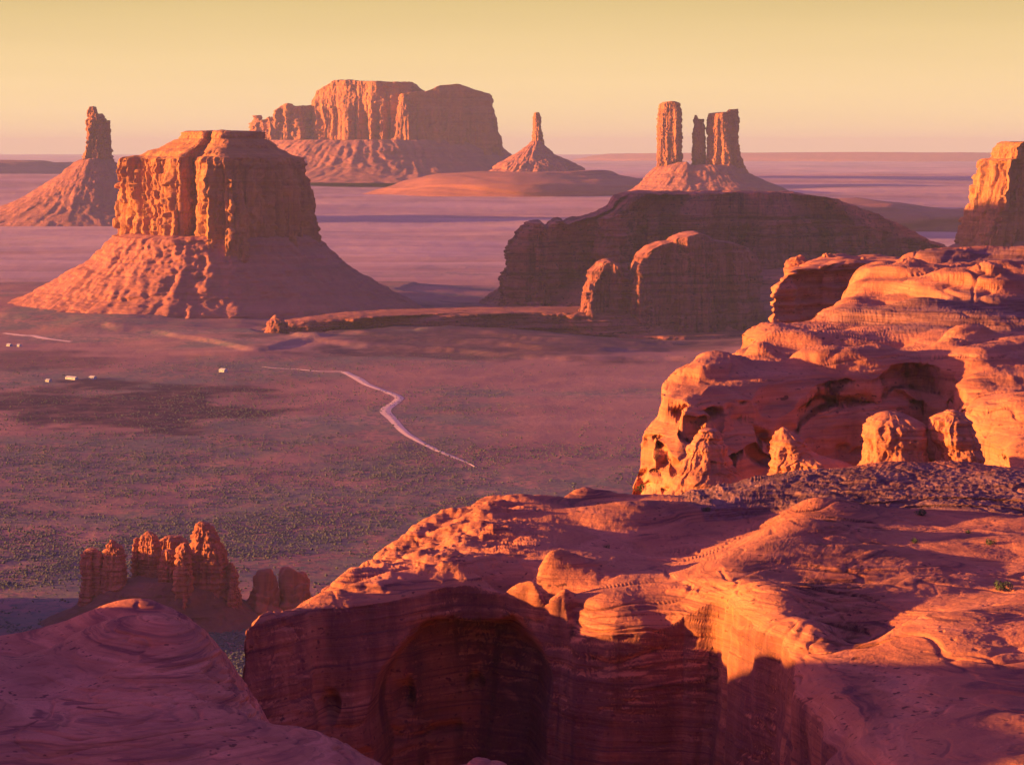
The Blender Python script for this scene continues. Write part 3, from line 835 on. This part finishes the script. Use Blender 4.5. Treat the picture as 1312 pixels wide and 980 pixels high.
def ridge_z(x, y):
    d = poly_sdf(x, y, RP)
    z = rt(x, y)
    s3 = xyz(x, y, x * 0)
    d = d + 8 * fbm(s3 / 34., 3, 201)
    z = z + 4.0 * fbm(s3 / np.array([70., 40., 1]), 3, 202) * sst(0, 15, d)
    for (u, Y, r, h) in HUMPS:
        z = z + h * np.exp(-(((x - (u - CU) / F * Y) / r) ** 2 + ((y - Y) / (r * 1.5)) ** 2) ** 1.5)
    # broad benches with steeper risers
    st = (z + 3 * fbm(s3 / 70., 2, 203)) / 6.5
    fr = st - np.floor(st)
    z = z + 6.5 * (sst(.30, .75, fr) - fr) * .65
    return z - 5 * np.clip(1 - d / 14, 0, 1) ** 2 - 7 * np.clip(-d, 0, 1.2) - .9 * np.clip(-d - 1.2, 0, 4.5) - 9 * np.clip(-d - 5.7, 0, 13)
us_r = np.concatenate([np.linspace(795, 1330, 680), np.linspace(1336, 1800, 90)])
G = rock_resample(us_r, (670, 1230), ridge_z, 640)
wr = sst(.6, .3, np.abs(normals(G)[..., 2]))
G[..., 1] += wr * 7 * sst(-.05, .4, fbm(G / np.array([24., 24., 11.]), 3, 243))
n, d = slickrock_relief(G, 210, 3.0, 1.25, 1.4)
G = G + n * d[..., None]
t = empty('slickrock_ridge', P(1080, 620, 760), 'sunlit orange slickrock ridge rising to the right edge, with caves and knobs at its foot', 'rock ridge')
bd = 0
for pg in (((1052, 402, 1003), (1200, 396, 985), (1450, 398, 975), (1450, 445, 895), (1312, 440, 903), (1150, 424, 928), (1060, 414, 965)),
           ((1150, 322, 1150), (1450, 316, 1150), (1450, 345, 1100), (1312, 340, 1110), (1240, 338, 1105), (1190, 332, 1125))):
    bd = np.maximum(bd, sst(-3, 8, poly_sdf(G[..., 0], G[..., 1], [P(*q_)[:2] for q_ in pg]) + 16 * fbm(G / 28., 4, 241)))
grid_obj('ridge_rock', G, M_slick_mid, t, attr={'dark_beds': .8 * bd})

def knob(name, rings, Y, dr, seed, parent=None, mat=None, flute=1.2, fl=9, rough=1.1, rl=6, n=300, m=160, top=None, crown=1.0, poly=ELL):
    wmax = max(b - a for _, a, b in rings) / F * Y
    return ring_body(rings, Y, wmax * dr / 2, poly, n, m, flute=flute, fl=fl, rough=rough, rl=rl, ledge=rough * .35, ll=rl * .35, seed=seed, top=top, crown=crown)
for rings, Y, sd in (([(640, 1060, 1250), (618, 1078, 1226), (610, 1096, 1206), (590, 1101, 1194), (570, 1104, 1188), (556, 1102, 1187), (545, 1106, 1183), (536, 1114, 1172), (532, 1122, 1160)], 722, 221),
                     ([(640, 1190, 1330), (612, 1204, 1288), (596, 1212, 1262), (580, 1206, 1252), (562, 1192, 1248), (548, 1188, 1246), (538, 1192, 1242), (530, 1203, 1232), (528, 1210, 1225)], 716, 222),
                     ([(640, 852, 985), (612, 868, 956), (596, 876, 934), (575, 882, 930), (562, 890, 926), (552, 897, 918)], 738, 223),
                     ([(640, 975, 1130), (612, 985, 1112), (600, 987, 1100), (592, 988, 1080), (584, 988, 1050), (570, 989, 1030), (558, 992, 1020), (552, 998, 1010)], 730, 224)):
    grid_obj('knob', knob('knob', rings, Y, .8, sd), M_slick_mid, t, True)

hills([(800, -420, -20), (760, -390, -45), (725, -370, -60), (700, -350, -75), (690, -340, -90)], 1462, 95, 308, mat=M_pin, rough=3, rl=20, ledge=1.5)  # unseen hill added left of the view to shade mound and pinnacles
# ------------------------------------------------------------------ pinnacles at the lower left
Yn = 1480
G = ring_body([(850, -60, 480), (822, 10, 420), (803, 40, 385), (788, 70, 340), (776, 95, 318), (766, 108, 305), (752, 130, 290), (745, 150, 270), (740, 175, 250)], Yn, 55, ELL, 600, 140, rough=2.0, rl=9, gully=1.6, gl=22, ledge=.8, ll=4, seed=91,
              dscale=[(0, 1), (.5, .75), (1, .35)])
o = grid_obj('earth_mound', G, M_mound, None, True, loc=P(200, 800, Yn))
o['label'] = 'dark low talus mound carrying the row of pinnacles'; o['category'] = 'mound'
PIN = [([(775, 100, 138), (752, 104, 136), (738, 104, 135), (735, 103, 134), (722, 101, 134), (710, 103, 131), (705, 108, 126), (703, 112, 122)], 1475, 'squat knob-headed pinnacle at the left end of the lit row, narrow at its waist'),
       ([(778, 128, 164), (750, 130, 163), (725, 132, 161), (705, 133, 157), (697, 136, 153), (692, 139, 147)], 1470, 'blunt thumb-shaped dark pinnacle right of the squat knob-headed one'),
       ([(765, 168, 186), (735, 169, 184), (705, 170, 182), (698, 171, 181), (690, 173, 178)], 1492, 'thin leaning pinnacle wedged left of the broad cracked one'),
       ([(765, 178, 215), (735, 179, 212), (705, 180, 209), (690, 182, 203), (684, 185, 197), (682, 188, 193)], 1490, 'tall cracked pinnacle in the middle of the row, shaded on its right'),
       ([(765, 200, 246), (735, 203, 243), (705, 206, 241), (692, 208, 238), (687, 212, 232)], 1505, 'blocky shaded pinnacle behind the middle of the row'),
       ([(770, 200, 228), (745, 203, 226), (720, 205, 226), (710, 207, 225), (705, 210, 222)], 1468, 'low rounded pinnacle nestled left of the bright orange one'),
       ([(785, 220, 252), (765, 222, 248), (740, 224, 246), (715, 227, 245), (700, 231, 243), (696, 235, 241)], 1458, 'narrow bright orange pinnacle leaning on the tallest one'),
       ([(800, 236, 300), (775, 239, 296), (740, 243, 293), (715, 245, 290), (695, 246, 285), (685, 247, 276), (677, 249, 272), (671, 253, 266), (669, 255, 262)], 1475, 'tallest pinnacle of the row with a glowing pointed top'),
       ([(800, 282, 312), (775, 285, 308), (750, 288, 305), (735, 290, 303), (728, 291, 300), (722, 293, 297)], 1470, 'stubby pinnacle against the right flank of the tallest one')]
for rings, Y, lab in PIN:
    t = empty('rock_pinnacle', P((rings[0][1] + rings[0][2]) / 2, rings[0][0], Y), lab, 'rock pinnacle', 'pinnacles on the mound')
    sd = 92 + int(rings[0][1]) % 31
    grid_obj('rock_column', ring_body(rings, Y, (rings[0][2] - rings[0][1]) / F * Y * .42, ELL, 260, 170, flute=1.3, fl=5, rough=.9, rl=3.2, ledge=.6, ll=2.2, seed=sd, crown=.6), M_pin, t, True)
for a, b, v0, v1, Y, lab in ((318, 360, 731, 800, 1484, 'dark split boulder in shade right of the mound, larger of the pair'), (352, 402, 726, 800, 1492, 'rounded dark boulder right of the split one, touching the lit cliff edge')):
    o = grid_obj('shaded_boulder', boulder_grid(a, b, v0, v1, Y, int(a), .9, 200, 110, .14, .6), M_pin, None, True, loc=P((a + b) / 2, v1, Y))
    o['label'] = lab; o['category'] = 'boulder'; o['group'] = 'boulders beside the mound'

# ------------------------------------------------------------------ foreground slickrock mesa
FT = [Pz(*q) for q in (
    (310, 786, 246), (340, 776, 246.4), (400, 762, 245.7), (470, 756, 245.9), (540, 744, 245.9), (600, 730, 246.4), (640, 742, 246.0), (700, 766, 244.4), (735, 797, 242.0),
    (370, 770, 244.8), (430, 735, 244.2), (500, 692, 244.4), (540, 665, 245.6), (560, 656, 245.6), (600, 641, 246.2), (640, 633, 246.8), (700, 636, 246.6), (750, 622, 247), (820, 626, 246.5),
    (520, 720, 245.6), (572, 700, 245.2), (570, 675, 244.8), (596, 680, 246.8), (606, 700, 247.0), (640, 690, 246.6), (610, 660, 246.6), (650, 665, 246.8), (602, 716, 246.4),
    (640, 715, 246.0),
    (684, 732, 247.6), (700, 718, 247.8), (730, 715, 247.2), (725, 745, 246.8), (748, 785, 243.2), (775, 772, 244.6), (790, 788, 243.6), (850, 783, 244), (905, 750, 247.2),
    (800, 740, 246.0), (850, 735, 245.6), (880, 710, 245.0), (900, 680, 244.6), (830, 690, 244.8), (760, 690, 245.6), (720, 680, 245.5), (770, 650, 244.8), (800, 655, 245.2), (840, 650, 247.6), (870, 645, 247.2), (880, 665, 245.5),
    (950, 660, 245.6), (1000, 655, 246.6), (980, 680, 246.0), (1040, 640, 249), (1022, 668, 249.4), (962, 705, 249.2), (915, 732, 248.0), (925, 725, 248.6),
    (960, 745, 248.6), (985, 765, 248.4), (1000, 790, 247.4), (1012, 830, 246), (1016, 850, 245.3), (1045, 900, 244.6), (1075, 960, 244.2),
    (1000, 735, 248), (1040, 720, 248.4), (1100, 700, 247.6), (1200, 690, 247.2), (1312, 690, 247.4), (1450, 700, 247.5), (1070, 672, 246.8), (1150, 668, 246.4), (1250, 668, 246.6), (1312, 675, 246.6),
    (1045, 800, 247.6), (1100, 760, 248.2), (1120, 800, 246.0), (1158, 795, 248.2), (1100, 830, 245.0), (1140, 830, 246.6), (1200, 770, 247.8), (1312, 770, 248.4), (1200, 850, 246.4), (1312, 850, 247.2), (1110, 870, 245.2), (1200, 930, 246.0), (1312, 980, 246.6), (1150, 960, 245.0), (1450, 900, 247))]
for u, Y, z in ((880, 370, 245.5), (950, 385, 245.6), (1050, 385, 245.6), (1150, 385, 245.6), (1250, 385, 245.4), (1350, 385, 245.2), (1450, 390, 245), (1800, 390, 245), (1850, 300, 247), (1850, 230, 246), (900, 410, 245), (1200, 420, 245)):
    FT.append(np.array([(u - CU) / F * Y, Y, z]))
FT += [np.array(q_) for q_ in ((1.2, 299, 243.2), (3.2, 294.5, 242.4), (5.2, 290.5, 241.6))]
ft = tps(FT, 2e-6)
FPOLY = [Pz(*q)[:2] for q in (
    (306, 789, 246), (345, 777, 246.4), (400, 765, 245.7), (470, 759, 245.9), (540, 747, 245.9), (600, 733, 246.4), (640, 744, 245.8), (700, 768, 244.2), (733, 798, 241.8),
    (748, 799, 242.3), (790, 793, 243.4), (850, 786, 243.9), (905, 753, 246.9), (935, 752, 248.6), (960, 765, 248.4), (985, 785, 248), (1000, 812, 246.6), (1016, 852, 245.3), (1045, 900, 244.6), (1075, 960, 244.2), (1105, 1030, 243.6), (1160, 1220, 243),
    (1900, 1240, 246))] + [P(1950, 620, 386)[:2], P(1500, 612, 384)[:2], P(1312, 613, 381)[:2], P(1100, 604, 379)[:2], P(950, 597, 378)[:2], P(868, 598, 376)[:2]] + [Pz(*q)[:2] for q in (
    (850, 618, 247), (800, 621, 247), (750, 620, 247), (700, 633, 246.8), (640, 630, 247), (600, 639, 246.2), (560, 654, 245.6), (538, 658, 245.4), (520, 680, 244.6), (500, 689, 244), (468, 712, 244.2), (430, 732, 244.2), (370, 768, 244.8), (340, 774, 245.4))]
FPOLY = smooth_poly(FPOLY, 170, 1)
TER = [P(*q)[:2] for q in ((862, 612, 372), (900, 660, 345), (1000, 652, 349), (1045, 655, 349), (1100, 660, 348), (1200, 665, 346), (1312, 672, 343), (1950, 690, 336), (1950, 600, 430), (868, 596, 410))]
def fore_z(x, y):
    s3 = xyz(x, y, x * 0)
    d = poly_sdf(x, y, FPOLY) + 1.7 * fbm(s3 / 11., 3, 231)
    z = ft(x, y)
    td = poly_sdf(x, y, TER) + 1.2 * fbm(s3 / 14., 3, 233)
    z = z + 0.9 * sst(0, 3, td) + 1.0 * sst(4, 8, td) + 0.9 * sst(9, 14, td) + .7 * sst(15, 21, td)
    z = z + 1.5 * fbm(s3 / np.array([9., 5., 1]), 4, 235, .55) * sst(-34, -24, x) * sst(6, -4, x) * sst(279, 288, y) * sst(0, 4, d)
    z = z - 1.8 * np.clip(1 - d / 4.2, 0, 1) ** 2 - np.clip(-d, 0, 9) * 11
    return z
us_f = np.concatenate([np.linspace(262, 1330, 1100), np.linspace(1335, 1900, 110)])
G = rock_resample(us_f, (196, 440), fore_z, 1150, 1500, .10)
n, d = slickrock_relief(G, 240, 1.0, 1.0, 1.0)
tdg = sst(0, 1, poly_sdf(G[..., 0], G[..., 1], TER))
zz = G[..., 2] + .3 * fbm(G / 12., 2, 237)
thin = np.clip(noise(xyz(zz * 0, zz / .55, G[..., 0] / 40), 238) * 3, -1, 1)
G[..., 1] += tdg * .55 * thin
G[..., 2] += tdg * .16 * fbm(G / .9, 3, 239)
# calm the big swells on the sheer walls, then hollow the alcove and its small caves
wall = sst(.55, .25, n[..., 2])
G = G + n * d[..., None]
fluted = billow(G / np.array([5., 5., 40.]), 2, 250)
G = G + n * (0.25 * wall * fluted)[..., None]
def hollow(G, u, v, Y, a, b, depth, soft=.35, pw=2.6, warp=.25):
    c = P(u, v, Y)
    wq = fbm(G / (5. if a < 6 else 13.), 2, 261) * warp
    r = wq + (np.abs((G[..., 0] - c[0]) / a) ** pw + np.abs((G[..., 2] - c[2]) / b) ** pw) ** (1 / pw)
    k = sst(1, 1 - soft, r) * wall * (np.abs(G[..., 1] - Y) < 30)
    G[..., 1] += depth * k
    return G
G = hollow(G, 585, 935, 290, 12.5, 17.0, 9.0, .2, 2.1, .24)
for (u, v, a, b, dp) in ((428, 890, 1.5, 2.6, 2.2), (515, 912, 1.7, 2.8, 2.4), (607, 905, 1.6, 1.7, 2.0), (560, 965, 4.5, 1.4, 1.6), (480, 960, 5.0, 2.0, 1.6)):
    G = hollow(G, u, v, 288, a, b, dp, .8, 2.0)
t = empty('slickrock_mesa', P(800, 1050, 270), 'huge foreground slickrock mesa with glowing rims and a dark alcove wall', 'rock mesa')
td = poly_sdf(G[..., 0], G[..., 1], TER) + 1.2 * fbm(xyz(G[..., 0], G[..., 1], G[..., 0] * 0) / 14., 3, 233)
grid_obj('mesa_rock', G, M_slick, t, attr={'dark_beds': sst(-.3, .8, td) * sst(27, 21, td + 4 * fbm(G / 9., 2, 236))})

# near dome at the lower left
DT = [P(*q) for q in ((0, 836, 235), (60, 830, 235), (95, 809, 236), (150, 791, 236), (200, 789, 236), (235, 806, 234), (280, 842, 230), (310, 885, 224), (340, 920, 219), (365, 942, 216), (430, 948, 212), (490, 981, 207), (560, 1000, 205), (615, 978, 204), (670, 1000, 203), (760, 1040, 203),
                      (0, 890, 215), (100, 880, 216), (200, 880, 214), (280, 910, 210), (60, 850, 226), (180, 830, 224),
                      (0, 985, 195), (100, 975, 196), (200, 970, 197), (300, 965, 199), (400, 985, 198), (500, 1030, 195), (620, 1010, 197), (0, 1100, 178), (200, 1100, 178), (400, 1120, 178), (650, 1150, 178))]
for u, v, Y in ((0, 836, 235), (95, 809, 236), (200, 789, 236), (280, 842, 230), (340, 920, 219), (430, 948, 212), (490, 981, 207), (615, 978, 204), (760, 1040, 203)):
    q = P(u, v, Y)
    if u < 300:
        DT += [np.array([q[0] * 1.05, Y + 12, q[2] - 3.2]), np.array([q[0] * 1.11, Y + 26, q[2] - 4.5]), np.array([q[0] * 1.2, Y + 42, q[2] - 22])]  # hidden lobe behind the crest, added to shade the mesa wall
    else:
        DT += [np.array([q[0] * 1.03, Y + 7, q[2] - 4]), np.array([q[0] * 1.07, Y + 18, q[2] - 17])]
# unseen hump added at the dome's left end to shade the rest
for u, v, z in ((-420, 215, 250), (-420, 240, 251), (-270, 200, 257), (-260, 226, 261.5), (-260, 245, 256), (-270, 270, 247), (-180, 205, 257), (-170, 228, 259), (-180, 245, 254), (-180, 265, 246.5)):
    DT.append(np.array([(u - CU) / F * v, v, z]))
dt_ = tps(DT, 1e-6)
us_d = np.concatenate([np.linspace(-560, -8, 130), np.linspace(-6, 760, 700)])
G = rock_resample(us_d, (176, 276), lambda x, y: dt_(x, y) - np.clip(dt_(x, y) - 262, 0, 99) - 8 * np.clip(-95 - x, 0, 40), 620, 900, .10)
n, d = slickrock_relief(G, 270, 1.0, .55, 2.4, 2.2)
G = G + n * d[..., None]
t = empty('slickrock_dome', P(200, 1000, 215), 'smooth layered slickrock dome in shade filling the lower left corner', 'rock dome')
grid_obj('dome_rock', G, M_dome, t)

# ------------------------------------------------------------------ dirt roads
def road(pts, width, label_loc):
    pts = np.array(pts, float)
    p = np.stack([np.interp(np.linspace(0, len(pts) - 1, 260), np.arange(len(pts)), pts[:, k]) for k in range(pts.shape[1])], 1)
    ker = np.exp(-np.linspace(-2, 2, 21) ** 2); ker /= ker.sum()
    pad = np.concatenate([np.repeat(p[:1], 10, 0), p, np.repeat(p[-1:], 10, 0)])
    p = np.stack([np.convolve(pad[:, k], ker, 'valid') for k in range(p.shape[1])], 1)
    for _ in range(4):
        if _ == 0:
            Y = Yof(p[:, 1], 0.)
        zz = ground_z((p[:, 0] - CU) / F * Y, Y)
        Y = Yof(p[:, 1], zz)
    X = (p[:, 0] - CU) / F * Y
    tx, ty = np.gradient(X), np.gradient(Y)
    ln = np.hypot(tx, ty) + 1e-6
    nx, ny = -ty / ln, tx / ln
    ww = p[:, 2] * width
    rows = []
    for k in np.linspace(-1, 1, 9):
        x, y = X + nx * ww * k, Y + ny * ww * k
        rows.append(xyz(x, y, ground_z(x, y) + .42 - .3 * abs(k)))
    o = grid_obj('dirt_road', np.array(rows), M_road, None, kind='structure')
    return o
road([(440, 476, 1), (452, 482, 1), (460, 486, 1.2), (470, 493, .9), (490, 500, .9), (506, 506, 1), (513, 510, 1), (505, 517, 1), (495, 523, 1.2), (493, 528, 1.2), (503, 537, 1), (512, 548, .9), (522, 557, .8), (540, 567, .7), (560, 577, .6), (582, 586, .5), (600, 593, .3), (612, 600, .12)], 5.6, None)
road([(336, 470, .4), (355, 472, .7), (380, 473, .6), (410, 476, .6), (440, 476, .8)], 5.0, None)
road([(5, 427, .6), (30, 430, .8), (60, 434, .8), (92, 438, .6)], 7.0, None)

# ------------------------------------------------------------------ ranch buildings far down on the plain
def box(cx, cy, z0, sx, sy, sz):
    v = np.array([[x, y, z] for z in (0, 1) for y in (-.5, .5) for x in (-.5, .5)]) * [sx, sy, sz] + [cx, cy, z0]
    f = np.array([[0, 2, 3, 1], [4, 5, 7, 6], [0, 1, 5, 4], [1, 3, 7, 5], [3, 2, 6, 7], [2, 0, 4, 6]])
    return v, f
def boxes(bl):
    V, Fc, o = [], [], 0
    for b in bl:
        v, f = box(*b); V.append(v); Fc.append(f + o); o += len(v)
    return np.concatenate(V), np.concatenate(Fc)
def house(u, v, lx, ly, h, label, name='ranch_house', cat='house'):
    Y = Yof(v, 0.)
    for _ in range(4):
        Y = Yof(v, float(ground_z(np.array([(u - CU) / F * Y]), np.array([Y]))[0]))
    x = (u - CU) / F * Y
    z = float(ground_z(np.array([x]), np.array([Y]))[0])
    t = empty(name, (x, Y, z), label, cat, 'buildings on the valley floor')
    t.rotation_euler = (0, 0, math.radians(-38))
    V, Fc = boxes([(0, 0, -.6, lx, ly, h + .6)])
    link_mesh('wall', raw_mesh('wall', V, Fc, False), M_white, t)
    r = np.array([[-lx / 2 - .5, -ly / 2 - .5, h - .05], [lx / 2 + .5, -ly / 2 - .5, h - .05], [lx / 2 + .5, ly / 2 + .5, h - .05], [-lx / 2 - .5, ly / 2 + .5, h - .05], [-lx / 2 - .3, 0, h + ly * .28], [lx / 2 + .3, 0, h + ly * .28]])
    q = np.array([[0, 1, 5, 4], [2, 3, 4, 5], [0, 3, 2, 1], [1, 2, 5, 5], [3, 0, 4, 4]])
    me = bpy.data.meshes.new('roof'); me.from_pydata([tuple(a) for a in r], [], [tuple(dict.fromkeys(int(b) for b in a)) for a in q])
    link_mesh('roof', me, M_grey if lx != 10 else M_white, t)
    V, Fc = boxes([(-lx * .1, -ly / 2 - .04, 0, 1.1, .12, 2.1)])
    link_mesh('door', raw_mesh('door', V, Fc, False), M_grey, t)
    for wx in (-.33, .22):
        V, Fc = boxes([(lx * wx, -ly / 2 - .04, 1.1, 1.6, .12, 1.1)])
        link_mesh('window', raw_mesh('window', V, Fc, False), M_glass, t)
    return t
house(92, 486, 19, 6, 2.6, 'long white ranch building above the dark scrub patch, left of the short one')
house(119, 485.5, 9, 6, 2.6, 'short white ranch building above the dark scrub patch, nearer the bushes')
house(62, 489, 7, 5, 2.4, 'smallest dim shed at the left end of the ranch buildings')
house(286, 476.5, 10, 7, 3.0, 'lone white house on open red ground, left of the road bend')
house(12, 443.5, 8, 6, 2.6, 'far white house at the left edge, below the upper track')
house(24, 444, 8, 5, 2.5, 'far pale house beside the left-edge one, nearer the track end')

# ------------------------------------------------------------------ scrub on the plain (nobody could count it)
rs = np.random.RandomState(5)
nS = 190000
u = rs.uniform(-60, 1000, nS); v = 455 + (rs.uniform(0, 1, nS) ** .8) * 420
Y = Yof(v, 0.); x = (u - CU) / F * Y
q = xyz(x, Y, x * 0)
dn = fbm(q / 240., 4, 121, .6) + .6 * fbm(q / 45., 2, 140)
keep = rs.uniform(0, 1, nS) < np.clip(.35 + dn * 1.0, .04, 1) * (1 - .75 * sst(560, 680, u) * sst(610, 520, v))
x, Y = x[keep], Y[keep]
z = ground_z(x, Y)
m = len(x)
r = rs.uniform(.3, 1.0, m) * rs.uniform(.6, 1.5, m); h = r * rs.uniform(.7, 1.3, m)
ang = rs.uniform(0, 6.28, m)
k5 = np.arange(5) * 2 * math.pi / 5
vx = x[:, None] + r[:, None] * np.cos(k5 + ang[:, None]) * rs.uniform(.7, 1.2, (m, 5))
vy = Y[:, None] + r[:, None] * np.sin(k5 + ang[:, None]) * rs.uniform(.7, 1.2, (m, 5))
lowv = xyz(vx * .5 + x[:, None] * .5, vy * .5 + Y[:, None] * .5, np.repeat((z - .2)[:, None], 5, 1))
midv = xyz(vx, vy, z[:, None] + h[:, None] * rs.uniform(.35, .65, (m, 5)))
topv = xyz(x, Y, z + h)[:, None]
V = np.concatenate([lowv, midv, topv], 1).reshape(-1, 3)
b = (np.arange(m) * 11)[:, None, None]
i = np.arange(5); j = (i + 1) % 5
tri = np.concatenate([np.stack([i, j, j + 5], 1), np.stack([i, j + 5, i + 5], 1), np.stack([i + 5, j + 5, i * 0 + 10], 1)])[None] + b
o = link_mesh('sagebrush', raw_mesh('sagebrush', V, tri.reshape(-1, 3), False), M_scrub, None, 'stuff')
o['label'] = 'low dark sagebrush scattered over the valley floor'; o['category'] = 'scrub'

# ------------------------------------------------------------------ bushes rooted in the foreground rock
deps = bpy.context.evaluated_depsgraph_get()
def drop(u, v, Y0):
    """where the sight line through (u, v) meets the foreground rock"""
    deps = bpy.context.evaluated_depsgraph_get()
    o = Vector((0, 0, CAMZ)); dd = Vector([float(a) for a in (P(u, v, 1.0) - np.array([0, 0, CAMZ]))]).normalized()
    ok, loc, *_ = C.ray_cast(deps, o, dd)
    return loc if ok else Vector([float(a) for a in P(u, v, Y0)])
def bush(u, v, width, label, seed):
    p = drop(u, v, 300)
    p = Vector((p.x, p.y, p.z - .05))
    t = empty('desert_bush', p, label, 'bush', 'bushes on the slickrock')
    r = np.random.RandomState(seed)
    R = width / F * p.y / 2
    n = 420
    c = r.normal(0, 1, (n, 3)); c /= np.linalg.norm(c, axis=1, keepdims=True)
    c *= (r.uniform(.25, 1, n) ** .5)[:, None] * (1 + .35 * np.sin(c[:, :1] * 5 + seed))
    c = c * [R, R, R * .55] + [0, 0, R * .5]
    c[:, 2] = np.maximum(c[:, 2], .04)
    a = r.normal(0, 1, (n, 3)); a /= np.linalg.norm(a, axis=1, keepdims=True)
    b_ = np.cross(a, r.normal(0, 1, (n, 3))); b_ /= np.linalg.norm(b_, axis=1, keepdims=True)
    s = (r.uniform(.06, .14, n) * R)[:, None]
    V = np.stack([c - a * s, c + b_ * s * .6, c + a * s, c - b_ * s * .6], 1).reshape(-1, 3)
    link_mesh('foliage', raw_mesh('foliage', V, np.arange(4 * n).reshape(-1, 4), False), M_bush, t)
    V, Fc = [], []
    for k in range(9):
        th = r.uniform(0, 6.28); e = np.array([math.cos(th) * R * .7, math.sin(th) * R * .7, R * r.uniform(.4, .9)])
        o = len(V)
        for q in range(3):
            an = q * 2.09
            V.append([.03 * R * math.cos(an), .03 * R * math.sin(an), -.1])
        for q in range(3):
            an = q * 2.09
            V.append(list(e + np.array([.012 * R * math.cos(an), .012 * R * math.sin(an), 0])))
        Fc += [[o, o + 1, o + 4, o + 3], [o + 1, o + 2, o + 5, o + 4], [o + 2, o, o + 3, o + 5]]
    link_mesh('stem', raw_mesh('stem', np.array(V), np.array(Fc), False), M_twig, t)
bush(1181, 660, 16, 'dark green bush on the layered ledge, largest on the flat rock', 1)
bush(1172, 695, 12, 'small bush below the layered ledge, left of the pale rock waves', 2)
bush(1268, 697, 14, 'low bush among the pale wavy rock near the right edge', 3)
bush(1284, 755, 22, 'flat sprawling bush on dim red rock at the right edge', 4)
bush(905, 655, 12, 'lone bush at the left foot of the dark ledge', 5)
bush(778, 702, 9, 'tiny bush in a hollow of the shaded rock behind the glowing scarp', 6)
bush(822, 630, 18, 'scrubby bush on the sunlit back edge, left of the dark ledge', 7)
bush(1240, 683, 9, 'tiny bush on the pale rock just under the ledge', 8)

# ------------------------------------------------------------------ air
V, Fc = boxes([(0, 31500 - 150, -14, 54000, 63500, 700)])
me = raw_mesh('haze', V, Fc, False)
hm = bpy.data.materials.new('haze_air')
hm.use_nodes = True
hn = hm.node_tree
for n_ in list(hn.nodes):
    if n_.type == 'BSDF_PRINCIPLED':
        hn.nodes.remove(n_)
pv = hn.nodes.new('ShaderNodeVolumePrincipled')
pv.inputs['Color'].default_value = (.41, .47, .74, 1)
pv.inputs['Density'].default_value = 2.3e-5
pv.inputs['Anisotropy'].default_value = 0.0
hn.links.new(pv.outputs[0], [n_ for n_ in hn.nodes if n_.type == 'OUTPUT_MATERIAL'][0].inputs['Volume'])
link_mesh('haze', me, hm, None, 'stuff')
